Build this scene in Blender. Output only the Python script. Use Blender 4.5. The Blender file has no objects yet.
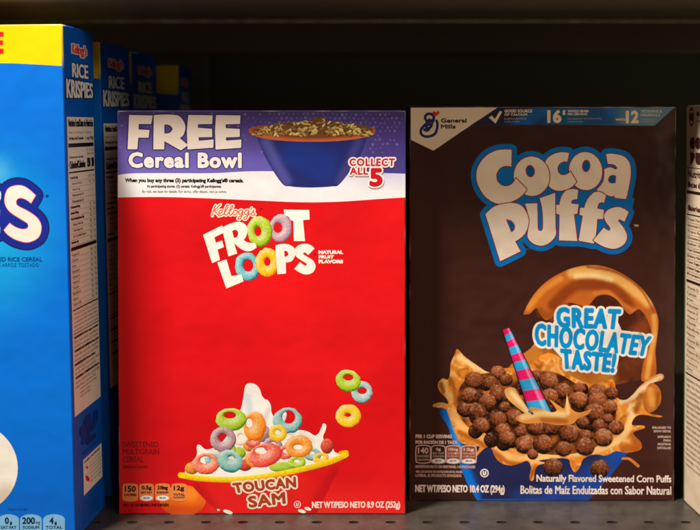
import bpy, math, random
from mathutils import Vector, noise
from mathutils.geometry import delaunay_2d_cdt
random.seed(7)
SC = bpy.context.scene
COL = SC.collection

# ------------------------------------------------------------------ camera
FPX, PX0, PY0, PITCH, CZ = 1000.0, 350.0, 142.5, math.radians(1.0), 0.264
cd = bpy.data.cameras.new('camera'); cam = bpy.data.objects.new('camera', cd); COL.objects.link(cam)
cam.location = (0, 0, CZ); cam.rotation_euler = (math.radians(89.0), 0, 0)
cd.sensor_width = 36; cd.lens = FPX/700*36
cd.shift_x = 0.0; cd.shift_y = -(265-PY0)/700
cd.clip_start = 0.05; cd.clip_end = 50
cd.dof.use_dof = True; cd.dof.focus_distance = 0.668; cd.dof.aperture_fstop = 5.0
SC.camera = cam

# ------------------------------------------------------------------ light
w = bpy.data.worlds.new('World'); SC.world = w; w.use_nodes = True
bg = w.node_tree.nodes['Background']; bg.inputs[0].default_value = (1.0, .80, .58, 1); bg.inputs[1].default_value = 0.085
def area(name, loc, target, sx, sy, power, color):
    d = bpy.data.lights.new(name, 'AREA'); d.shape = 'RECTANGLE'; d.size = sx; d.size_y = sy
    d.energy = power; d.color = color
    o = bpy.data.objects.new(name, d); COL.objects.link(o); o.location = loc
    o.rotation_euler = (Vector(target)-Vector(loc)).to_track_quat('-Z', 'Y').to_euler()
    return o
KEYT = Vector((-0.02, .66, .12)); KD = Vector((1.3, 1, -3.6)).normalized()
area('aisle_lamp', KEYT - KD*1.9, KEYT, .26, .16, 104, (1.0, .93, .86))
#F
area('ambient_fill', (1.05, -.75, 1.65), (0, .66, .10), 1.5, .8, 23, (1.0, .78, .56))  # added broad fill for store ambient, set right to brighten the box sides
SC.view_settings.view_transform = 'Standard'; SC.view_settings.look = 'None'
SC.view_settings.exposure = 0.0; SC.view_settings.gamma = 1.0
SC.render.engine = 'CYCLES'

# ------------------------------------------------------------------ helpers
def lin(c):
    return tuple((v/255/12.92 if v/255 <= .04045 else ((v/255+.055)/1.055)**2.4) for v in c)
def clamp(x, a=0., b=1.): return a if x < a else b if x > b else x
def mix(a, b, t):
    t = clamp(t); return tuple(a[i]+(b[i]-a[i])*t for i in range(3))
def sm(a, b, x):
    t = clamp((x-a)/(b-a)) if b != a else 0; return t*t*(3-2*t)
def nz(x, y, s=1.0, seed=0.0): return noise.noise(Vector((x*s, y*s, seed)))

def project(p):
    X, Y, Z = p[0], p[1], p[2]-CZ
    f = Y*math.cos(PITCH) - Z*math.sin(PITCH); u = Y*math.sin(PITCH) + Z*math.cos(PITCH)
    return PX0+FPX*X/f, PY0-FPX*u/f
def solve8(src, dst):
    A = []
    for (x, y), (u, v) in zip(src, dst):
        A.append([x, y, 1, 0, 0, 0, -u*x, -u*y, u]); A.append([0, 0, 0, x, y, 1, -v*x, -v*y, v])
    n = 8
    for i in range(n):
        p = max(range(i, n), key=lambda r: abs(A[r][i])); A[i], A[p] = A[p], A[i]
        for r in range(n):
            if r != i:
                k = A[r][i]/A[i][i]
                for c in range(i, 9): A[r][c] -= k*A[i][c]
    h = [A[i][8]/A[i][i] for i in range(n)]
    def f(x, y):
        w_ = h[6]*x+h[7]*y+1
        return (h[0]*x+h[1]*y+h[2])/w_, (h[3]*x+h[4]*y+h[5])/w_
    return f

def new_mat(name): 
    m = bpy.data.materials.new(name); m.use_nodes = True
    return m, m.node_tree, m.node_tree.nodes['Principled BSDF']
def ink_material(name, rough=.36, bump=.12, coat=.0):
    m, nt, b = new_mat(name)
    a = nt.nodes.new('ShaderNodeAttribute'); a.attribute_name = 'Col'
    tc = nt.nodes.new('ShaderNodeTexCoord')
    n1 = nt.nodes.new('ShaderNodeTexNoise'); n1.inputs['Scale'].default_value = 28; n1.inputs['Detail'].default_value = 2
    n2 = nt.nodes.new('ShaderNodeTexNoise'); n2.inputs['Scale'].default_value = 900; n2.inputs['Detail'].default_value = 2
    nt.links.new(tc.outputs['Object'], n1.inputs['Vector']); nt.links.new(tc.outputs['Object'], n2.inputs['Vector'])
    b1 = nt.nodes.new('ShaderNodeBump'); b1.inputs['Strength'].default_value = bump*2; b1.inputs['Distance'].default_value = .004
    b2 = nt.nodes.new('ShaderNodeBump'); b2.inputs['Strength'].default_value = .10; b2.inputs['Distance'].default_value = .0003
    nt.links.new(n1.outputs['Fac'], b1.inputs['Height']); nt.links.new(n2.outputs['Fac'], b2.inputs['Height'])
    nt.links.new(b1.outputs['Normal'], b2.inputs['Normal']); nt.links.new(b2.outputs['Normal'], b.inputs['Normal'])
    mr = nt.nodes.new('ShaderNodeMapRange'); mr.inputs['To Min'].default_value = rough-.06; mr.inputs['To Max'].default_value = rough+.08
    nt.links.new(n1.outputs['Fac'], mr.inputs['Value']); nt.links.new(mr.outputs['Result'], b.inputs['Roughness'])
    # very faint ink mottle
    mx = nt.nodes.new('ShaderNodeMix'); mx.data_type = 'RGBA'; mx.blend_type = 'MULTIPLY'
    mp = nt.nodes.new('ShaderNodeMapRange'); mp.inputs['To Min'].default_value = .93; mp.inputs['To Max'].default_value = 1.05
    n3 = nt.nodes.new('ShaderNodeTexNoise'); n3.inputs['Scale'].default_value = 1400; n3.inputs['Detail'].default_value = 3
    nt.links.new(tc.outputs['Object'], n3.inputs['Vector']); nt.links.new(n3.outputs['Fac'], mp.inputs['Value'])
    mx.inputs[0].default_value = 1.0
    nt.links.new(a.outputs['Color'], mx.inputs[6]); nt.links.new(mp.outputs['Result'], mx.inputs[7])
    nt.links.new(mx.outputs[2], b.inputs['Base Color'])
    b.inputs['Specular IOR Level'].default_value = .45
    return m
def metal_material(name, col, rough, scale=60, lo=.6, hi=1.45, specks=.54):
    m, nt, b = new_mat(name)
    tc = nt.nodes.new('ShaderNodeTexCoord')
    n = nt.nodes.new('ShaderNodeTexNoise'); n.inputs['Scale'].default_value = scale; n.inputs['Detail'].default_value = 6; n.inputs['Roughness'].default_value = .65
    r = nt.nodes.new('ShaderNodeValToRGB')
    r.color_ramp.elements[0].position = .3; r.color_ramp.elements[0].color = (*[c*lo for c in col], 1)
    r.color_ramp.elements[1].position = .72; r.color_ramp.elements[1].color = (*[c*hi for c in col], 1)
    nt.links.new(tc.outputs['Object'], n.inputs['Vector']); nt.links.new(n.outputs['Fac'], r.inputs['Fac'])
    v = nt.nodes.new('ShaderNodeTexVoronoi'); v.inputs['Scale'].default_value = 160
    nt.links.new(tc.outputs['Object'], v.inputs['Vector'])
    dust = nt.nodes.new('ShaderNodeMapRange'); dust.inputs['From Min'].default_value = .03; dust.inputs['From Max'].default_value = .055
    dust.inputs['To Min'].default_value = .55; dust.inputs['To Max'].default_value = 0
    nt.links.new(v.outputs['Distance'], dust.inputs['Value'])
    n4 = nt.nodes.new('ShaderNodeTexNoise'); n4.inputs['Scale'].default_value = 45
    nt.links.new(tc.outputs['Object'], n4.inputs['Vector'])
    gt = nt.nodes.new('ShaderNodeMath'); gt.operation = 'GREATER_THAN'; gt.inputs[1].default_value = specks
    nt.links.new(n4.outputs['Fac'], gt.inputs[0])
    mu = nt.nodes.new('ShaderNodeMath'); mu.operation = 'MULTIPLY'
    nt.links.new(dust.outputs['Result'], mu.inputs[0]); nt.links.new(gt.outputs[0], mu.inputs[1])
    mx = nt.nodes.new('ShaderNodeMix'); mx.data_type = 'RGBA'; mx.inputs[7].default_value = (.45, .42, .38, 1)
    nt.links.new(mu.outputs[0], mx.inputs[0]); nt.links.new(r.outputs['Color'], mx.inputs[6])
    nt.links.new(mx.outputs[2], b.inputs['Base Color'])
    b.inputs['Metallic'].default_value = .0; b.inputs['Roughness'].default_value = rough
    b.inputs['Specular IOR Level'].default_value = .5
    bp = nt.nodes.new('ShaderNodeBump'); bp.inputs['Strength'].default_value = .25; bp.inputs['Distance'].default_value = .0004
    n2 = nt.nodes.new('ShaderNodeTexNoise'); n2.inputs['Scale'].default_value = 1500
    nt.links.new(tc.outputs['Object'], n2.inputs['Vector']); nt.links.new(n2.outputs['Fac'], bp.inputs['Height'])
    nt.links.new(bp.outputs['Normal'], b.inputs['Normal'])
    return m

def make_obj(name, verts, faces, mat, parent=None, cols=None, smooth=False):
    me = bpy.data.meshes.new(name); me.from_pydata(verts, [], faces); me.update()
    if cols:
        at = me.color_attributes.new('Col', 'FLOAT_COLOR', 'POINT')
        flat = []
        for c in cols: flat += [c[0], c[1], c[2], 1.0]
        at.data.foreach_set('color', flat)
    if smooth: me.polygons.foreach_set('use_smooth', [True]*len(me.polygons))
    o = bpy.data.objects.new(name, me); COL.objects.link(o)
    if mat: me.materials.append(mat)
    if parent: o.parent = parent
    return o
def box_geo(V, F, x0, x1, y0, y1, z0, z1):
    b = len(V)
    V += [(x0,y0,z0),(x1,y0,z0),(x1,y1,z0),(x0,y1,z0),(x0,y0,z1),(x1,y0,z1),(x1,y1,z1),(x0,y1,z1)]
    F += [tuple(b+i for i in f) for f in ((0,3,2,1),(4,5,6,7),(0,1,5,4),(1,2,6,5),(2,3,7,6),(3,0,4,7))]
def bevel(o, wdt=.001, seg=2):
    m = o.modifiers.new('bevel', 'BEVEL'); m.width = wdt; m.segments = seg; m.limit_method = 'ANGLE'

# ---- curves -------------------------------------------------------
def smooth_path(pts, closed=True, n=5):
    """Catmull-Rom through pts; a third value marks a sharp corner."""
    N = len(pts); out = []
    rng = range(N if closed else N-1)
    for i in rng:
        p1 = pts[i]; p2 = pts[(i+1) % N]
        c1 = len(p1) > 2; c2 = len(p2) > 2
        if c1 and c2: out.append(p1[:2]); continue
        p0 = pts[(i-1) % N] if (closed or i > 0) else p1
        p3 = pts[(i+2) % N] if (closed or i+2 < N) else p2
        m1 = (0, 0) if False else ((p2[0]-p0[0])/2, (p2[1]-p0[1])/2)
        m2 = ((p3[0]-p1[0])/2, (p3[1]-p1[1])/2)
        if c1: m1 = ((p2[0]-p1[0])*1.0, (p2[1]-p1[1])*1.0)
        if c2: m2 = ((p2[0]-p1[0])*1.0, (p2[1]-p1[1])*1.0)
        if c1: m1 = (2*(p2[0]-p1[0])-m2[0], 2*(p2[1]-p1[1])-m2[1]); m1 = (m1[0]*.6, m1[1]*.6)
        if c2: m2 = (2*(p2[0]-p1[0])-m1[0], 2*(p2[1]-p1[1])-m1[1]); m2 = (m2[0]*.6, m2[1]*.6)
        for k in range(n):
            t = k/n; t2 = t*t; t3 = t2*t
            a, b, c, d = 2*t3-3*t2+1, t3-2*t2+t, -2*t3+3*t2, t3-t2
            out.append((a*p1[0]+b*m1[0]+c*p2[0]+d*m2[0], a*p1[1]+b*m1[1]+c*p2[1]+d*m2[1]))
    if not closed: out.append(pts[-1][:2])
    return out
def T(pts, ox, oy, s): return [((p[0])/s+ox, p[1]/s+oy) + tuple(p[2:]) for p in pts]
def C(pts): return [(p[0], p[1], 1) for p in pts]
def ell(cx, cy, rx, ry, rot=0, n=28):
    c, s = math.cos(rot), math.sin(rot)
    return [(cx+rx*math.cos(a)*c-ry*math.sin(a)*s, cy+rx*math.cos(a)*s+ry*math.sin(a)*c) for a in [2*math.pi*i/n for i in range(n)]]
def inside(x, y, poly):
    r = False; j = len(poly)-1
    for i in range(len(poly)):
        xi, yi = poly[i]; xj, yj = poly[j]
        if (yi > y) != (yj > y) and x < (xj-xi)*(y-yi)/(yj-yi)+xi: r = not r
        j = i
    return r
def segd(x, y, pts):
    b = 1e9
    for i in range(len(pts)-1):
        ax, ay = pts[i]; bx, by = pts[i+1]; dx, dy = bx-ax, by-ay
        t = clamp(((x-ax)*dx+(y-ay)*dy)/(dx*dx+dy*dy+1e-9)); d = math.hypot(x-ax-dx*t, y-ay-dy*t)
        if d < b: b = d
    return b
def tri_fill(contours, grid=0):
    V, E = [], []
    for c in contours:
        b = len(V); V += [Vector(p) for p in c]; n = len(c)
        E += [(b+i, b+(i+1) % n) for i in range(n)]
    if grid:
        xs = [p[0] for p in contours[0]]; ys = [p[1] for p in contours[0]]
        y = min(ys)+grid*.5; k = 0
        while y < max(ys):
            x = min(xs)+grid*(.5 if k % 2 else .9)
            while x < max(xs):
                if inside(x, y, contours[0]): V.append(Vector((x, y)))
                x += grid
            y += grid*.87; k += 1
    v, e, f, *_ = delaunay_2d_cdt(V, E, [], 0, 1e-5, False)
    out = []
    for t in f:
        cx = sum(v[i][0] for i in t)/3; cy = sum(v[i][1] for i in t)/3
        k = sum(inside(cx, cy, c) for c in contours)
        if k % 2: out.append(tuple(t))
    return [(p[0], p[1]) for p in v], out
def dilate(contours, r, seg=10):
    """union of a disc of radius r swept along the contours, together with their inside"""
    V, F = [], []
    for c in contours:
        n = len(c)
        for i in range(n):
            a, b = c[i], c[(i+1) % n]; dx, dy = b[0]-a[0], b[1]-a[1]; L = math.hypot(dx, dy)
            k = len(V)
            for j in range(seg):
                an = 2*math.pi*j/seg+.1; V.append(Vector((a[0]+r*math.cos(an), a[1]+r*math.sin(an))))
            F.append(list(range(k, k+seg)))
            if L > 1e-6:
                nx, ny = -dy/L*r, dx/L*r; k = len(V)
                V += [Vector((a[0]-nx, a[1]-ny)), Vector((b[0]-nx, b[1]-ny)), Vector((b[0]+nx, b[1]+ny)), Vector((a[0]+nx, a[1]+ny))]
                F.append([k, k+1, k+2, k+3])
    v, e, f, ov, oe, of = delaunay_2d_cdt(V, [], F, 0, 1e-4, True)
    vv = [(p[0], p[1]) for p in v]; out = []
    for t, o in zip(f, of):
        if o: out.append(tuple(t)); continue
        cx = sum(vv[i][0] for i in t)/len(t); cy = sum(vv[i][1] for i in t)/len(t)
        if sum(inside(cx, cy, c) for c in contours) % 2: out.append(tuple(t))
    return vv, out
def stroke_geo(pts, r):      # r number or list
    p = smooth_path(pts, False, 5); n = len(p); V, F = [], []
    for i, (x, y) in enumerate(p):
        rr = r if not isinstance(r, (list, tuple)) else r[0]+(r[1]-r[0])*i/(n-1)
        k = len(V)
        for j in range(10):
            an = 2*math.pi*j/10; V.append(Vector((x+rr*math.cos(an), y+rr*math.sin(an))))
        F.append(list(range(k, k+10)))
        if i < n-1:
            x2, y2 = p[i+1]; L = math.hypot(x2-x, y2-y)
            if L < 1e-6: continue
            nx, ny = -(y2-y)/L*rr, (x2-x)/L*rr; k = len(V)
            V += [Vector((x-nx, y-ny)), Vector((x2-nx, y2-ny)), Vector((x2+nx, y2+ny)), Vector((x+nx, y+ny))]
            F.append([k, k+1, k+2, k+3])
    return V, F
def union(V, F):
    v, e, f, ov, oe, of = delaunay_2d_cdt(V, [], F, 0, 1e-4, True)
    return [(p[0], p[1]) for p in v], [tuple(t) for t, o in zip(f, of) if o]

_txt = {}
def text_contours(body, space=1.0):
    """letter outlines of the built-in font, grouped per letter, box-normalised to 0..1 (y down)"""
    key = (body, space)
    if key in _txt: return _txt[key]
    cu = bpy.data.curves.new('t', 'FONT'); cu.body = body; cu.resolution_u = 3; cu.space_character = space; cu.fill_mode = 'NONE'
    ob = bpy.data.objects.new('t', cu); COL.objects.link(ob)
    me = bpy.data.meshes.new_from_object(ob.evaluated_get(bpy.context.evaluated_depsgraph_get()))
    adj = {}
    for e in me.edges:
        a, b = e.vertices; adj.setdefault(a, []).append(b); adj.setdefault(b, []).append(a)
    seen = set(); cs = []
    for s in adj:
        if s in seen: continue
        c = [s]; seen.add(s); cur = s
        while True:
            nx = [q for q in adj[cur] if q not in seen]
            if not nx: break
            cur = nx[0]; seen.add(cur); c.append(cur)
        if len(c) > 2: cs.append([(me.vertices[i].co.x, me.vertices[i].co.y) for i in c])
    bpy.data.objects.remove(ob); bpy.data.curves.remove(cu); bpy.data.meshes.remove(me)
    xs = [p[0] for c in cs for p in c]; ys = [p[1] for c in cs for p in c]
    x0, x1, y0, y1 = min(xs), max(xs), min(ys), max(ys)
    cs = [[((x-x0)/(x1-x0), 1-(y-y0)/(y1-y0)) for x, y in c] for c in cs]
    _txt[key] = group(cs); return _txt[key]
def group(cs):
    """group contours: each outer with the holes inside it"""
    def ar(c): return abs(sum(c[i][0]*c[(i+1) % len(c)][1]-c[(i+1) % len(c)][0]*c[i][1] for i in range(len(c))))
    cs = sorted(cs, key=ar, reverse=True); gr = []
    for c in cs:
        for g in gr:
            if inside(c[0][0], c[0][1], g[0]): g.append(c); break
        else: gr.append([c])
    return gr

# ------------------------------------------------------------------ printed artwork laid on a carton face
class Print:
    STEP = 2.2e-6
    def __init__(s, root, to_uv, surf, mat):
        s.root, s.to_uv, s.surf, s.mat = root, to_uv, surf, mat; s.off = 2.5e-5; s.V = None
    def begin(s, name, label=None, reset=None):
        s.off += 8e-6
        if reset is not None: s.off = reset
        s.V, s.F, s.C_ = [], [], []; s.name = name; s.label = label
    def end(s):
        if s.V:
            o = make_obj(s.name, s.V, s.F, s.mat, s.root, s.C_)
            if s.label: o['label'] = s.label
            return o
    def geo(s, v, f, col, lift=0.0):
        """v in photo-pixel units of the face; col is a colour or a function of x, y"""
        b = len(s.V); cc = None if callable(col) else lin(col)
        for (x, y) in v:
            u, q = s.to_uv(x, y); s.V.append(s.surf(u, q, s.off+lift)); s.C_.append(cc or lin(col(x, y)))
        for t in f:
            # orient outwards
            a, bb, c = (Vector(s.V[b+i]) for i in t[:3])
            n = (bb-a).cross(c-a)
            s.F.append(tuple(b+i for i in t) if n.dot(s.surf.normal) > 0 else tuple(b+i for i in reversed(t)))
    def up(s, k=1): s.off += s.STEP*k
    def fill(s, contours, col, grid=0):
        v, f = tri_fill(contours, grid); s.geo(v, f, col); s.up()
    def shape(s, pts, col, holes=(), grid=0, n=5):
        s.fill([smooth_path(pts, True, n)]+[smooth_path(h, True, n) for h in holes], col, grid)
    def halo(s, contours, r, col, seg=10):
        v, f = dilate(contours, r, seg); s.geo(v, f, col); s.up()
    def stroke(s, pts, r, col, grid=0):
        V, F = stroke_geo(pts, r); v, f = union(V, F); s.geo(v, f, col); s.up()
    def letters(s, groups, bold, col, halos=()):
        """groups: letters as contour groups already in pixel units"""
        for r, hc in halos:
            for i, g in enumerate(groups):
                v, f = dilate(g[:1] if r > 1.5 else g, r+bold, 8); s.geo(v, f, hc, (i % 4)*1.2e-6)
            s.up(2)
        for i, g in enumerate(groups):
            if bold > 0: v, f = dilate(g, bold, 8)
            else: v, f = tri_fill(g)
            s.geo(v, f, col, (i % 4)*1.2e-6)
        s.up(2)
    def text(s, body, q, col, bold=0, halos=(), space=1.0):
        """q = TL, TR, BR, BL of the written area, in pixels"""
        if len(q) == 2: (x0, y0), (x1, y1) = q; q = [(x0, y0), (x1, y0), (x1, y1), (x0, y1)]
        TL, TR, BR, BL = q
        gs = []
        W_ = max(1e-3, math.hypot(TR[0]-TL[0], TR[1]-TL[1])); H_ = max(1e-3, math.hypot(BL[0]-TL[0], BL[1]-TL[1]))
        bx, by = bold/W_, bold/H_
        for g in text_contours(body, space):
            gg = []
            for c in g:
                r = []
                for (a, b) in c:
                    a = bx+a*(1-2*bx); b = by+b*(1-2*by)
                    r.append((TL[0]*(1-a)*(1-b)+TR[0]*a*(1-b)+BR[0]*a*b+BL[0]*(1-a)*b, TL[1]*(1-a)*(1-b)+TR[1]*a*(1-b)+BR[1]*a*b+BL[1]*(1-a)*b))
                gg.append(r)
            gs.append(gg)
        s.letters(gs, bold, col, halos)
    def ring(s, cx, cy, rx, ry, hx, hy, hrx, hry, base, seed=0, dark=None, rot=0, hollow=True):
        """a printed sugary cereal ring seen at an angle"""
        base = tuple(base); N, M = 72, 16
        lite = mix(base, (255, 255, 245), .55); dk = dark or tuple(c*.55 for c in base)
        v, f, cl = [], [], {}
        cs_, sn = math.cos(rot), math.sin(rot)
        for j in range(M+1):
            t = j/M
            for i in range(N):
                a = 2*math.pi*i/N
                ix, iy = hx+hrx*math.cos(a), hy+hry*math.sin(a)
                wob = 1+.035*nz(math.cos(a)*2, math.sin(a)*2, 1.6, seed)*2
                dx, dy = rx*math.cos(a)*wob, ry*math.sin(a)*wob
                ox, oy = cx+dx*cs_-dy*sn, cy+dx*sn+dy*cs_
                x, y = ix+(ox-ix)*t, iy+(oy-iy)*t; v.append((x, y))
                # torus like normal
                h = (t-.5)*2; nx, ny = math.cos(a)*h, math.sin(a)*h; nzv = math.sqrt(max(0, 1-h*h))
                sh = -nx*.45-ny*.62+nzv*.62+.26*nz(x, y, .55, seed)+.34*nz(x, y, 1.25, seed+3)+.2*nz(x, y, 2.4, seed+6)
                c = mix(dk, base, sm(-.35, .30, sh)); c = mix(c, lite, sm(.42, .95, sh))
                cl[len(v)-1] = c
        for j in range(M):
            for i in range(N):
                k = (i+1) % N; f.append((j*N+i, j*N+k, (j+1)*N+k, (j+1)*N+i))
        if not hollow:
            v.append((hx, hy)); k0 = len(v)-1; cl[k0] = dk
            for i in range(N): f.append((k0, i, (i+1) % N))
        s.geo_c(v, f, [cl[i] for i in range(len(v))])
    def ball(s, cx, cy, rx, ry, base, seed, light, rough=.5, lite=None):
        dkf = .2 if rough >= .5 else .62
        N, M = 26, 9; v, f, cl = [(cx, cy)], [], []
        lite = lite or mix(base, (255, 225, 190), .6); dk = tuple(c*dkf for c in base)
        def col(x, y, nx, ny):
            nz_ = math.sqrt(max(0, 1-nx*nx-ny*ny))
            g = nz(x, y, .55, seed)*.55+nz(x, y, 1.3, seed+5)*rough+nz(x, y, 2.6, seed+9)*rough*.5
            sh = nx*light[0]+ny*light[1]+nz_*.55+g*.8
            c = mix(dk, base, sm(-.25, .55, sh)); return mix(c, lite, sm(.6, 1.15, sh)*.8)
        cl.append(col(cx, cy, 0, 0))
        for j in range(1, M+1):
            t = j/M
            for i in range(N):
                a = 2*math.pi*(i+.5*(j % 2))/N; w_ = 1+.07*nz(math.cos(a)*1.8, math.sin(a)*1.8, 1, seed)*t
                x, y = cx+rx*t*w_*math.cos(a), cy+ry*t*w_*math.sin(a); v.append((x, y)); cl.append(col(x, y, t*math.cos(a)*.98, t*math.sin(a)*.98))
        for i in range(N): f.append((0, 1+i, 1+(i+1) % N))
        for j in range(M-1):
            for i in range(N):
                k = (i+1) % N; b0 = 1+j*N; b1 = b0+N
                if j % 2 == 0: f += [(b0+i, b1+i, b1+k) , (b0+i, b1+k, b0+k)]
                else: f += [(b0+i, b1+i, b0+k), (b0+k, b1+i, b1+k)]
        s.geo_c(v, f, cl)
    def geo_c(s, v, f, cols):
        b = len(s.V)
        for (x, y), c in zip(v, cols):
            u, q = s.to_uv(x, y); s.V.append(s.surf(u, q, s.off)); s.C_.append(lin(c))
        for t in f:
            a, bb, c = (Vector(s.V[b+i]) for i in t[:3]); n = (bb-a).cross(c-a)
            s.F.append(tuple(b+i for i in t) if n.dot(s.surf.normal) > 0 else tuple(b+i for i in reversed(t)))
        s.up()
def airbrush(base, strokes, nscale=.12, namp=.0, seed=0):
    """printed colour field: soft strokes over a base ink"""
    st = [([tuple(p) for p in smooth_path(pts, False, 4)], r, soft, col, k) for pts, r, soft, col, k in strokes]
    def f(x, y):
        c = base(x, y) if callable(base) else base
        for pts, r, soft, col, k in st:
            d = segd(x, y, pts) + (nz(x, y, nscale, seed)*namp if namp else 0)
            c = mix(c, col, k*(1-sm(r, r+soft, d)))
        return c
    return f

def ridged(a, b, hi, lo, f0=.10, sd=5):
    def f(x, y):
        c = mix(a, b, .5+nz(x, y, .06, 3))
        wx, wy = x+6*nz(x, y, .05, sd+1), y+6*nz(x, y, .05, sd+2)
        n = nz(wx, wy, f0, sd); c = mix(c, hi, .75*(1-sm(.0, .10, abs(n-.08)))); return mix(c, lo, .7*(1-sm(.0, .12, abs(n+.22))))
    return f
# ------------------------------------------------------------------ cartons
class Surf:
    def __init__(s, fn, normal): s.fn = fn; s.normal = Vector(normal)
    def __call__(s, *a): return s.fn(*a)
def carton(root, W, D, H, k, b, side_b, colfn, mat, seed=0.0, name='carton'):
    """one folded carton: rounded edges, slightly bulged faces, glued top flap; front at y=0"""
    e = .0009
    def bul(u, v): 
        return b*(max(0, math.sin(math.pi*clamp(u/W))))*(max(0, math.sin(math.pi*clamp(v/H))))
    def sbul(q, v): return side_b*(max(0, math.sin(math.pi*clamp(q/D))))*(max(0, math.sin(math.pi*clamp(v/H))))
    front = Surf(lambda u, v, off: (u-k*v, -bul(u, v)-off, v), (0, -1, 0))
    right = Surf(lambda q, v, off: (W-k*v+sbul(q, v)+off, q, v), (1, 0, 0))
    left = Surf(lambda q, v, off: (-k*v-sbul(q, v)-off, q, v), (-1, 0, 0))
    zs = [0, e*.35, e]+[e+(H-2*e)*i/36 for i in range(1, 36)]+[H-e, H-e*.35, H]
    V, F = [], []
    nu, ns = 28, 8
    for z in zs:
        ins = e*.7 if z in (0, H) else (e*.2 if z in (zs[1], zs[-2]) else 0)
        ring = []
        for i in range(nu+1):
            u = e+(W-2*e)*i/nu; x, y, _ = front(u, z, 0); ring.append((x, y+ins))
        ring.append((W-k*z-e*.3-ins, e*.3+ins*.3))
        for i in range(ns+1):
            q = e+(D-2*e)*i/ns; x, y, _ = right(q, z, 0); ring.append((x-ins, q))
        ring.append((W-k*z-e*.3-ins, D-e*.3-ins*.3))
        for i in range(nu+1):
            u = W-e-(W-2*e)*i/nu; ring.append((u-k*z, D-ins+bul(u, z)*.5))
        ring.append((-k*z+e*.3+ins, D-e*.3-ins*.3))
        for i in range(ns+1):
            q = D-e-(D-2*e)*i/ns; x, y, _ = left(q, z, 0); ring.append((x+ins, q))
        ring.append((-k*z+e*.3+ins, e*.3+ins*.3))
        n = len(ring); V += [(x, y, z) for x, y in ring]
    for j in range(len(zs)-1):
        for i in range(n):
            a = j*n+i; c = j*n+(i+1) % n; F.append((a, c, c+n, a+n))
    F.append(tuple(range(n))[::-1]); F.append(tuple((len(zs)-1)*n+i for i in range(n)))
    cols = [lin(colfn(*v)) for v in V]
    o = make_obj(name, V, F, mat, root, cols, True)
    # glued top flap: a thin board lying over the top
    fv, ff = [], []; box_geo(fv, ff, .002-k*H, W-.002-k*H, D*.25, D-.0015, H, H+.0005)
    make_obj('top_flap', fv, ff, mat, root, [lin(colfn(W/2, D/2, H))]*8)
    return front, right, left
def empty(name, loc, rz, label, cat, group_=None):
    o = bpy.data.objects.new(name, None); COL.objects.link(o); o.empty_display_size = .05
    o.location = loc; o.rotation_euler = (0, 0, rz); o['label'] = label; o['category'] = cat
    if group_: o['group'] = group_
    return o

# ================================================================== SHELVING
shelf_mat = metal_material('shelf_paint', (.034, .028, .023), .30)
dark_mat = metal_material('dark_shelf_paint', (.20, .185, .14), .45, 12, .9, 1.1, .9)
bg_mat = metal_material('back_panel_paint', (.20, .19, .145), .6, 8, .92, 1.08, .9)
EDGE = .606
# shelf deck with punched oval holes
def deck():
    V2, E2 = [], []; outer = [(-.62, EDGE), (.62, EDGE), (.62, 1.06), (-.62, 1.06)]
    holes = []
    for r, y in enumerate([.6605, .7367, .813, .889, .965]):
        for i in range(-20, 21):
            cx = (391-350)*.6605e-3+i*.02455
            if abs(cx) < .6: holes.append(ell(cx, y, .0036, .0022, 0, 16))
    cs = [outer]+holes
    v, f = tri_fill(cs)
    V = [(x, y, 0) for x, y in v]; F = []
    for t in f:
        a, b, c = (Vector(V[i]) for i in t); F.append(t if (b-a).cross(c-a).z > 0 else t[::-1])
    for h in holes:
        b = len(V); n = len(h)
        V += [(x, y, 0) for x, y in h]+[(x, y, -.0035) for x, y in h]
        for i in range(n): F.append((b+i, b+(i+1) % n, b+n+(i+1) % n, b+n+i))
    b = len(V)   # rolled front edge going down
    prof = [(EDGE, 0), (EDGE-.0012, -.0004), (EDGE-.002, -.0015), (EDGE-.002, -.03)]
    for x in (-.62, .62): V += [(x, y, z) for y, z in prof]
    for i in range(3): F.append((b+i, b+i+1, b+4+i+1, b+4+i))
    return V, F
shelf_root = empty('store_shelf', (0, .83, 0), 0, 'dark grey perforated metal shelf deck the cereal boxes stand on', 'shelf')
V, F = deck(); o = make_obj('deck', [(x, y-.83, z) for x, y, z in V], F, shelf_mat, shelf_root)
V, F = [], []; box_geo(V, F, -.62, .62, EDGE-.83+.002, .23, -.034, -.012)
make_obj('deck_brace', V, F, dark_mat, shelf_root)

ZU = .3465
up = empty('upper_shelf', (0, .80, ZU), 0, 'dark metal shelf overhead that shades the tops of the cereal boxes', 'shelf')
def part(name, boxes, mat, root, bev=.001):
    V, F = [], []
    for (x0, x1, y0, y1, z0, z1) in boxes:
        box_geo(V, F, x0-root.location.x, x1-root.location.x, y0-root.location.y, y1-root.location.y, z0-root.location.z, z1-root.location.z)
    o = make_obj(name, V, F, mat, root); bevel(o, bev); return o
rail_mat = metal_material('rail_paint', (.32, .25, .17), .34, 10, .9, 1.1, .9)
lip_mat = metal_material('lip_highlight_paint', (.62, .54, .34), .4)  # pale colour paints in a bright highlight line along the lip
part('front_rail', [(-.62, .62, .645, .785, ZU, ZU+.03)], rail_mat, up)
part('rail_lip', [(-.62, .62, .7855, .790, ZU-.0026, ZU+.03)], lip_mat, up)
part('shelf_panel', [(-.62, .62, .79, 1.055, ZU+.031, ZU+.034)], dark_mat, up)
part('rear_beam', [(-.62, .62, .985, 1.02, .3345, .375)], rail_mat, up, .003)
for x in (-.45, -.15, .15, .45): part('cross_brace', [(x-.012, x+.012, .7905, .984, .368, .377)], dark_mat, up)

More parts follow.
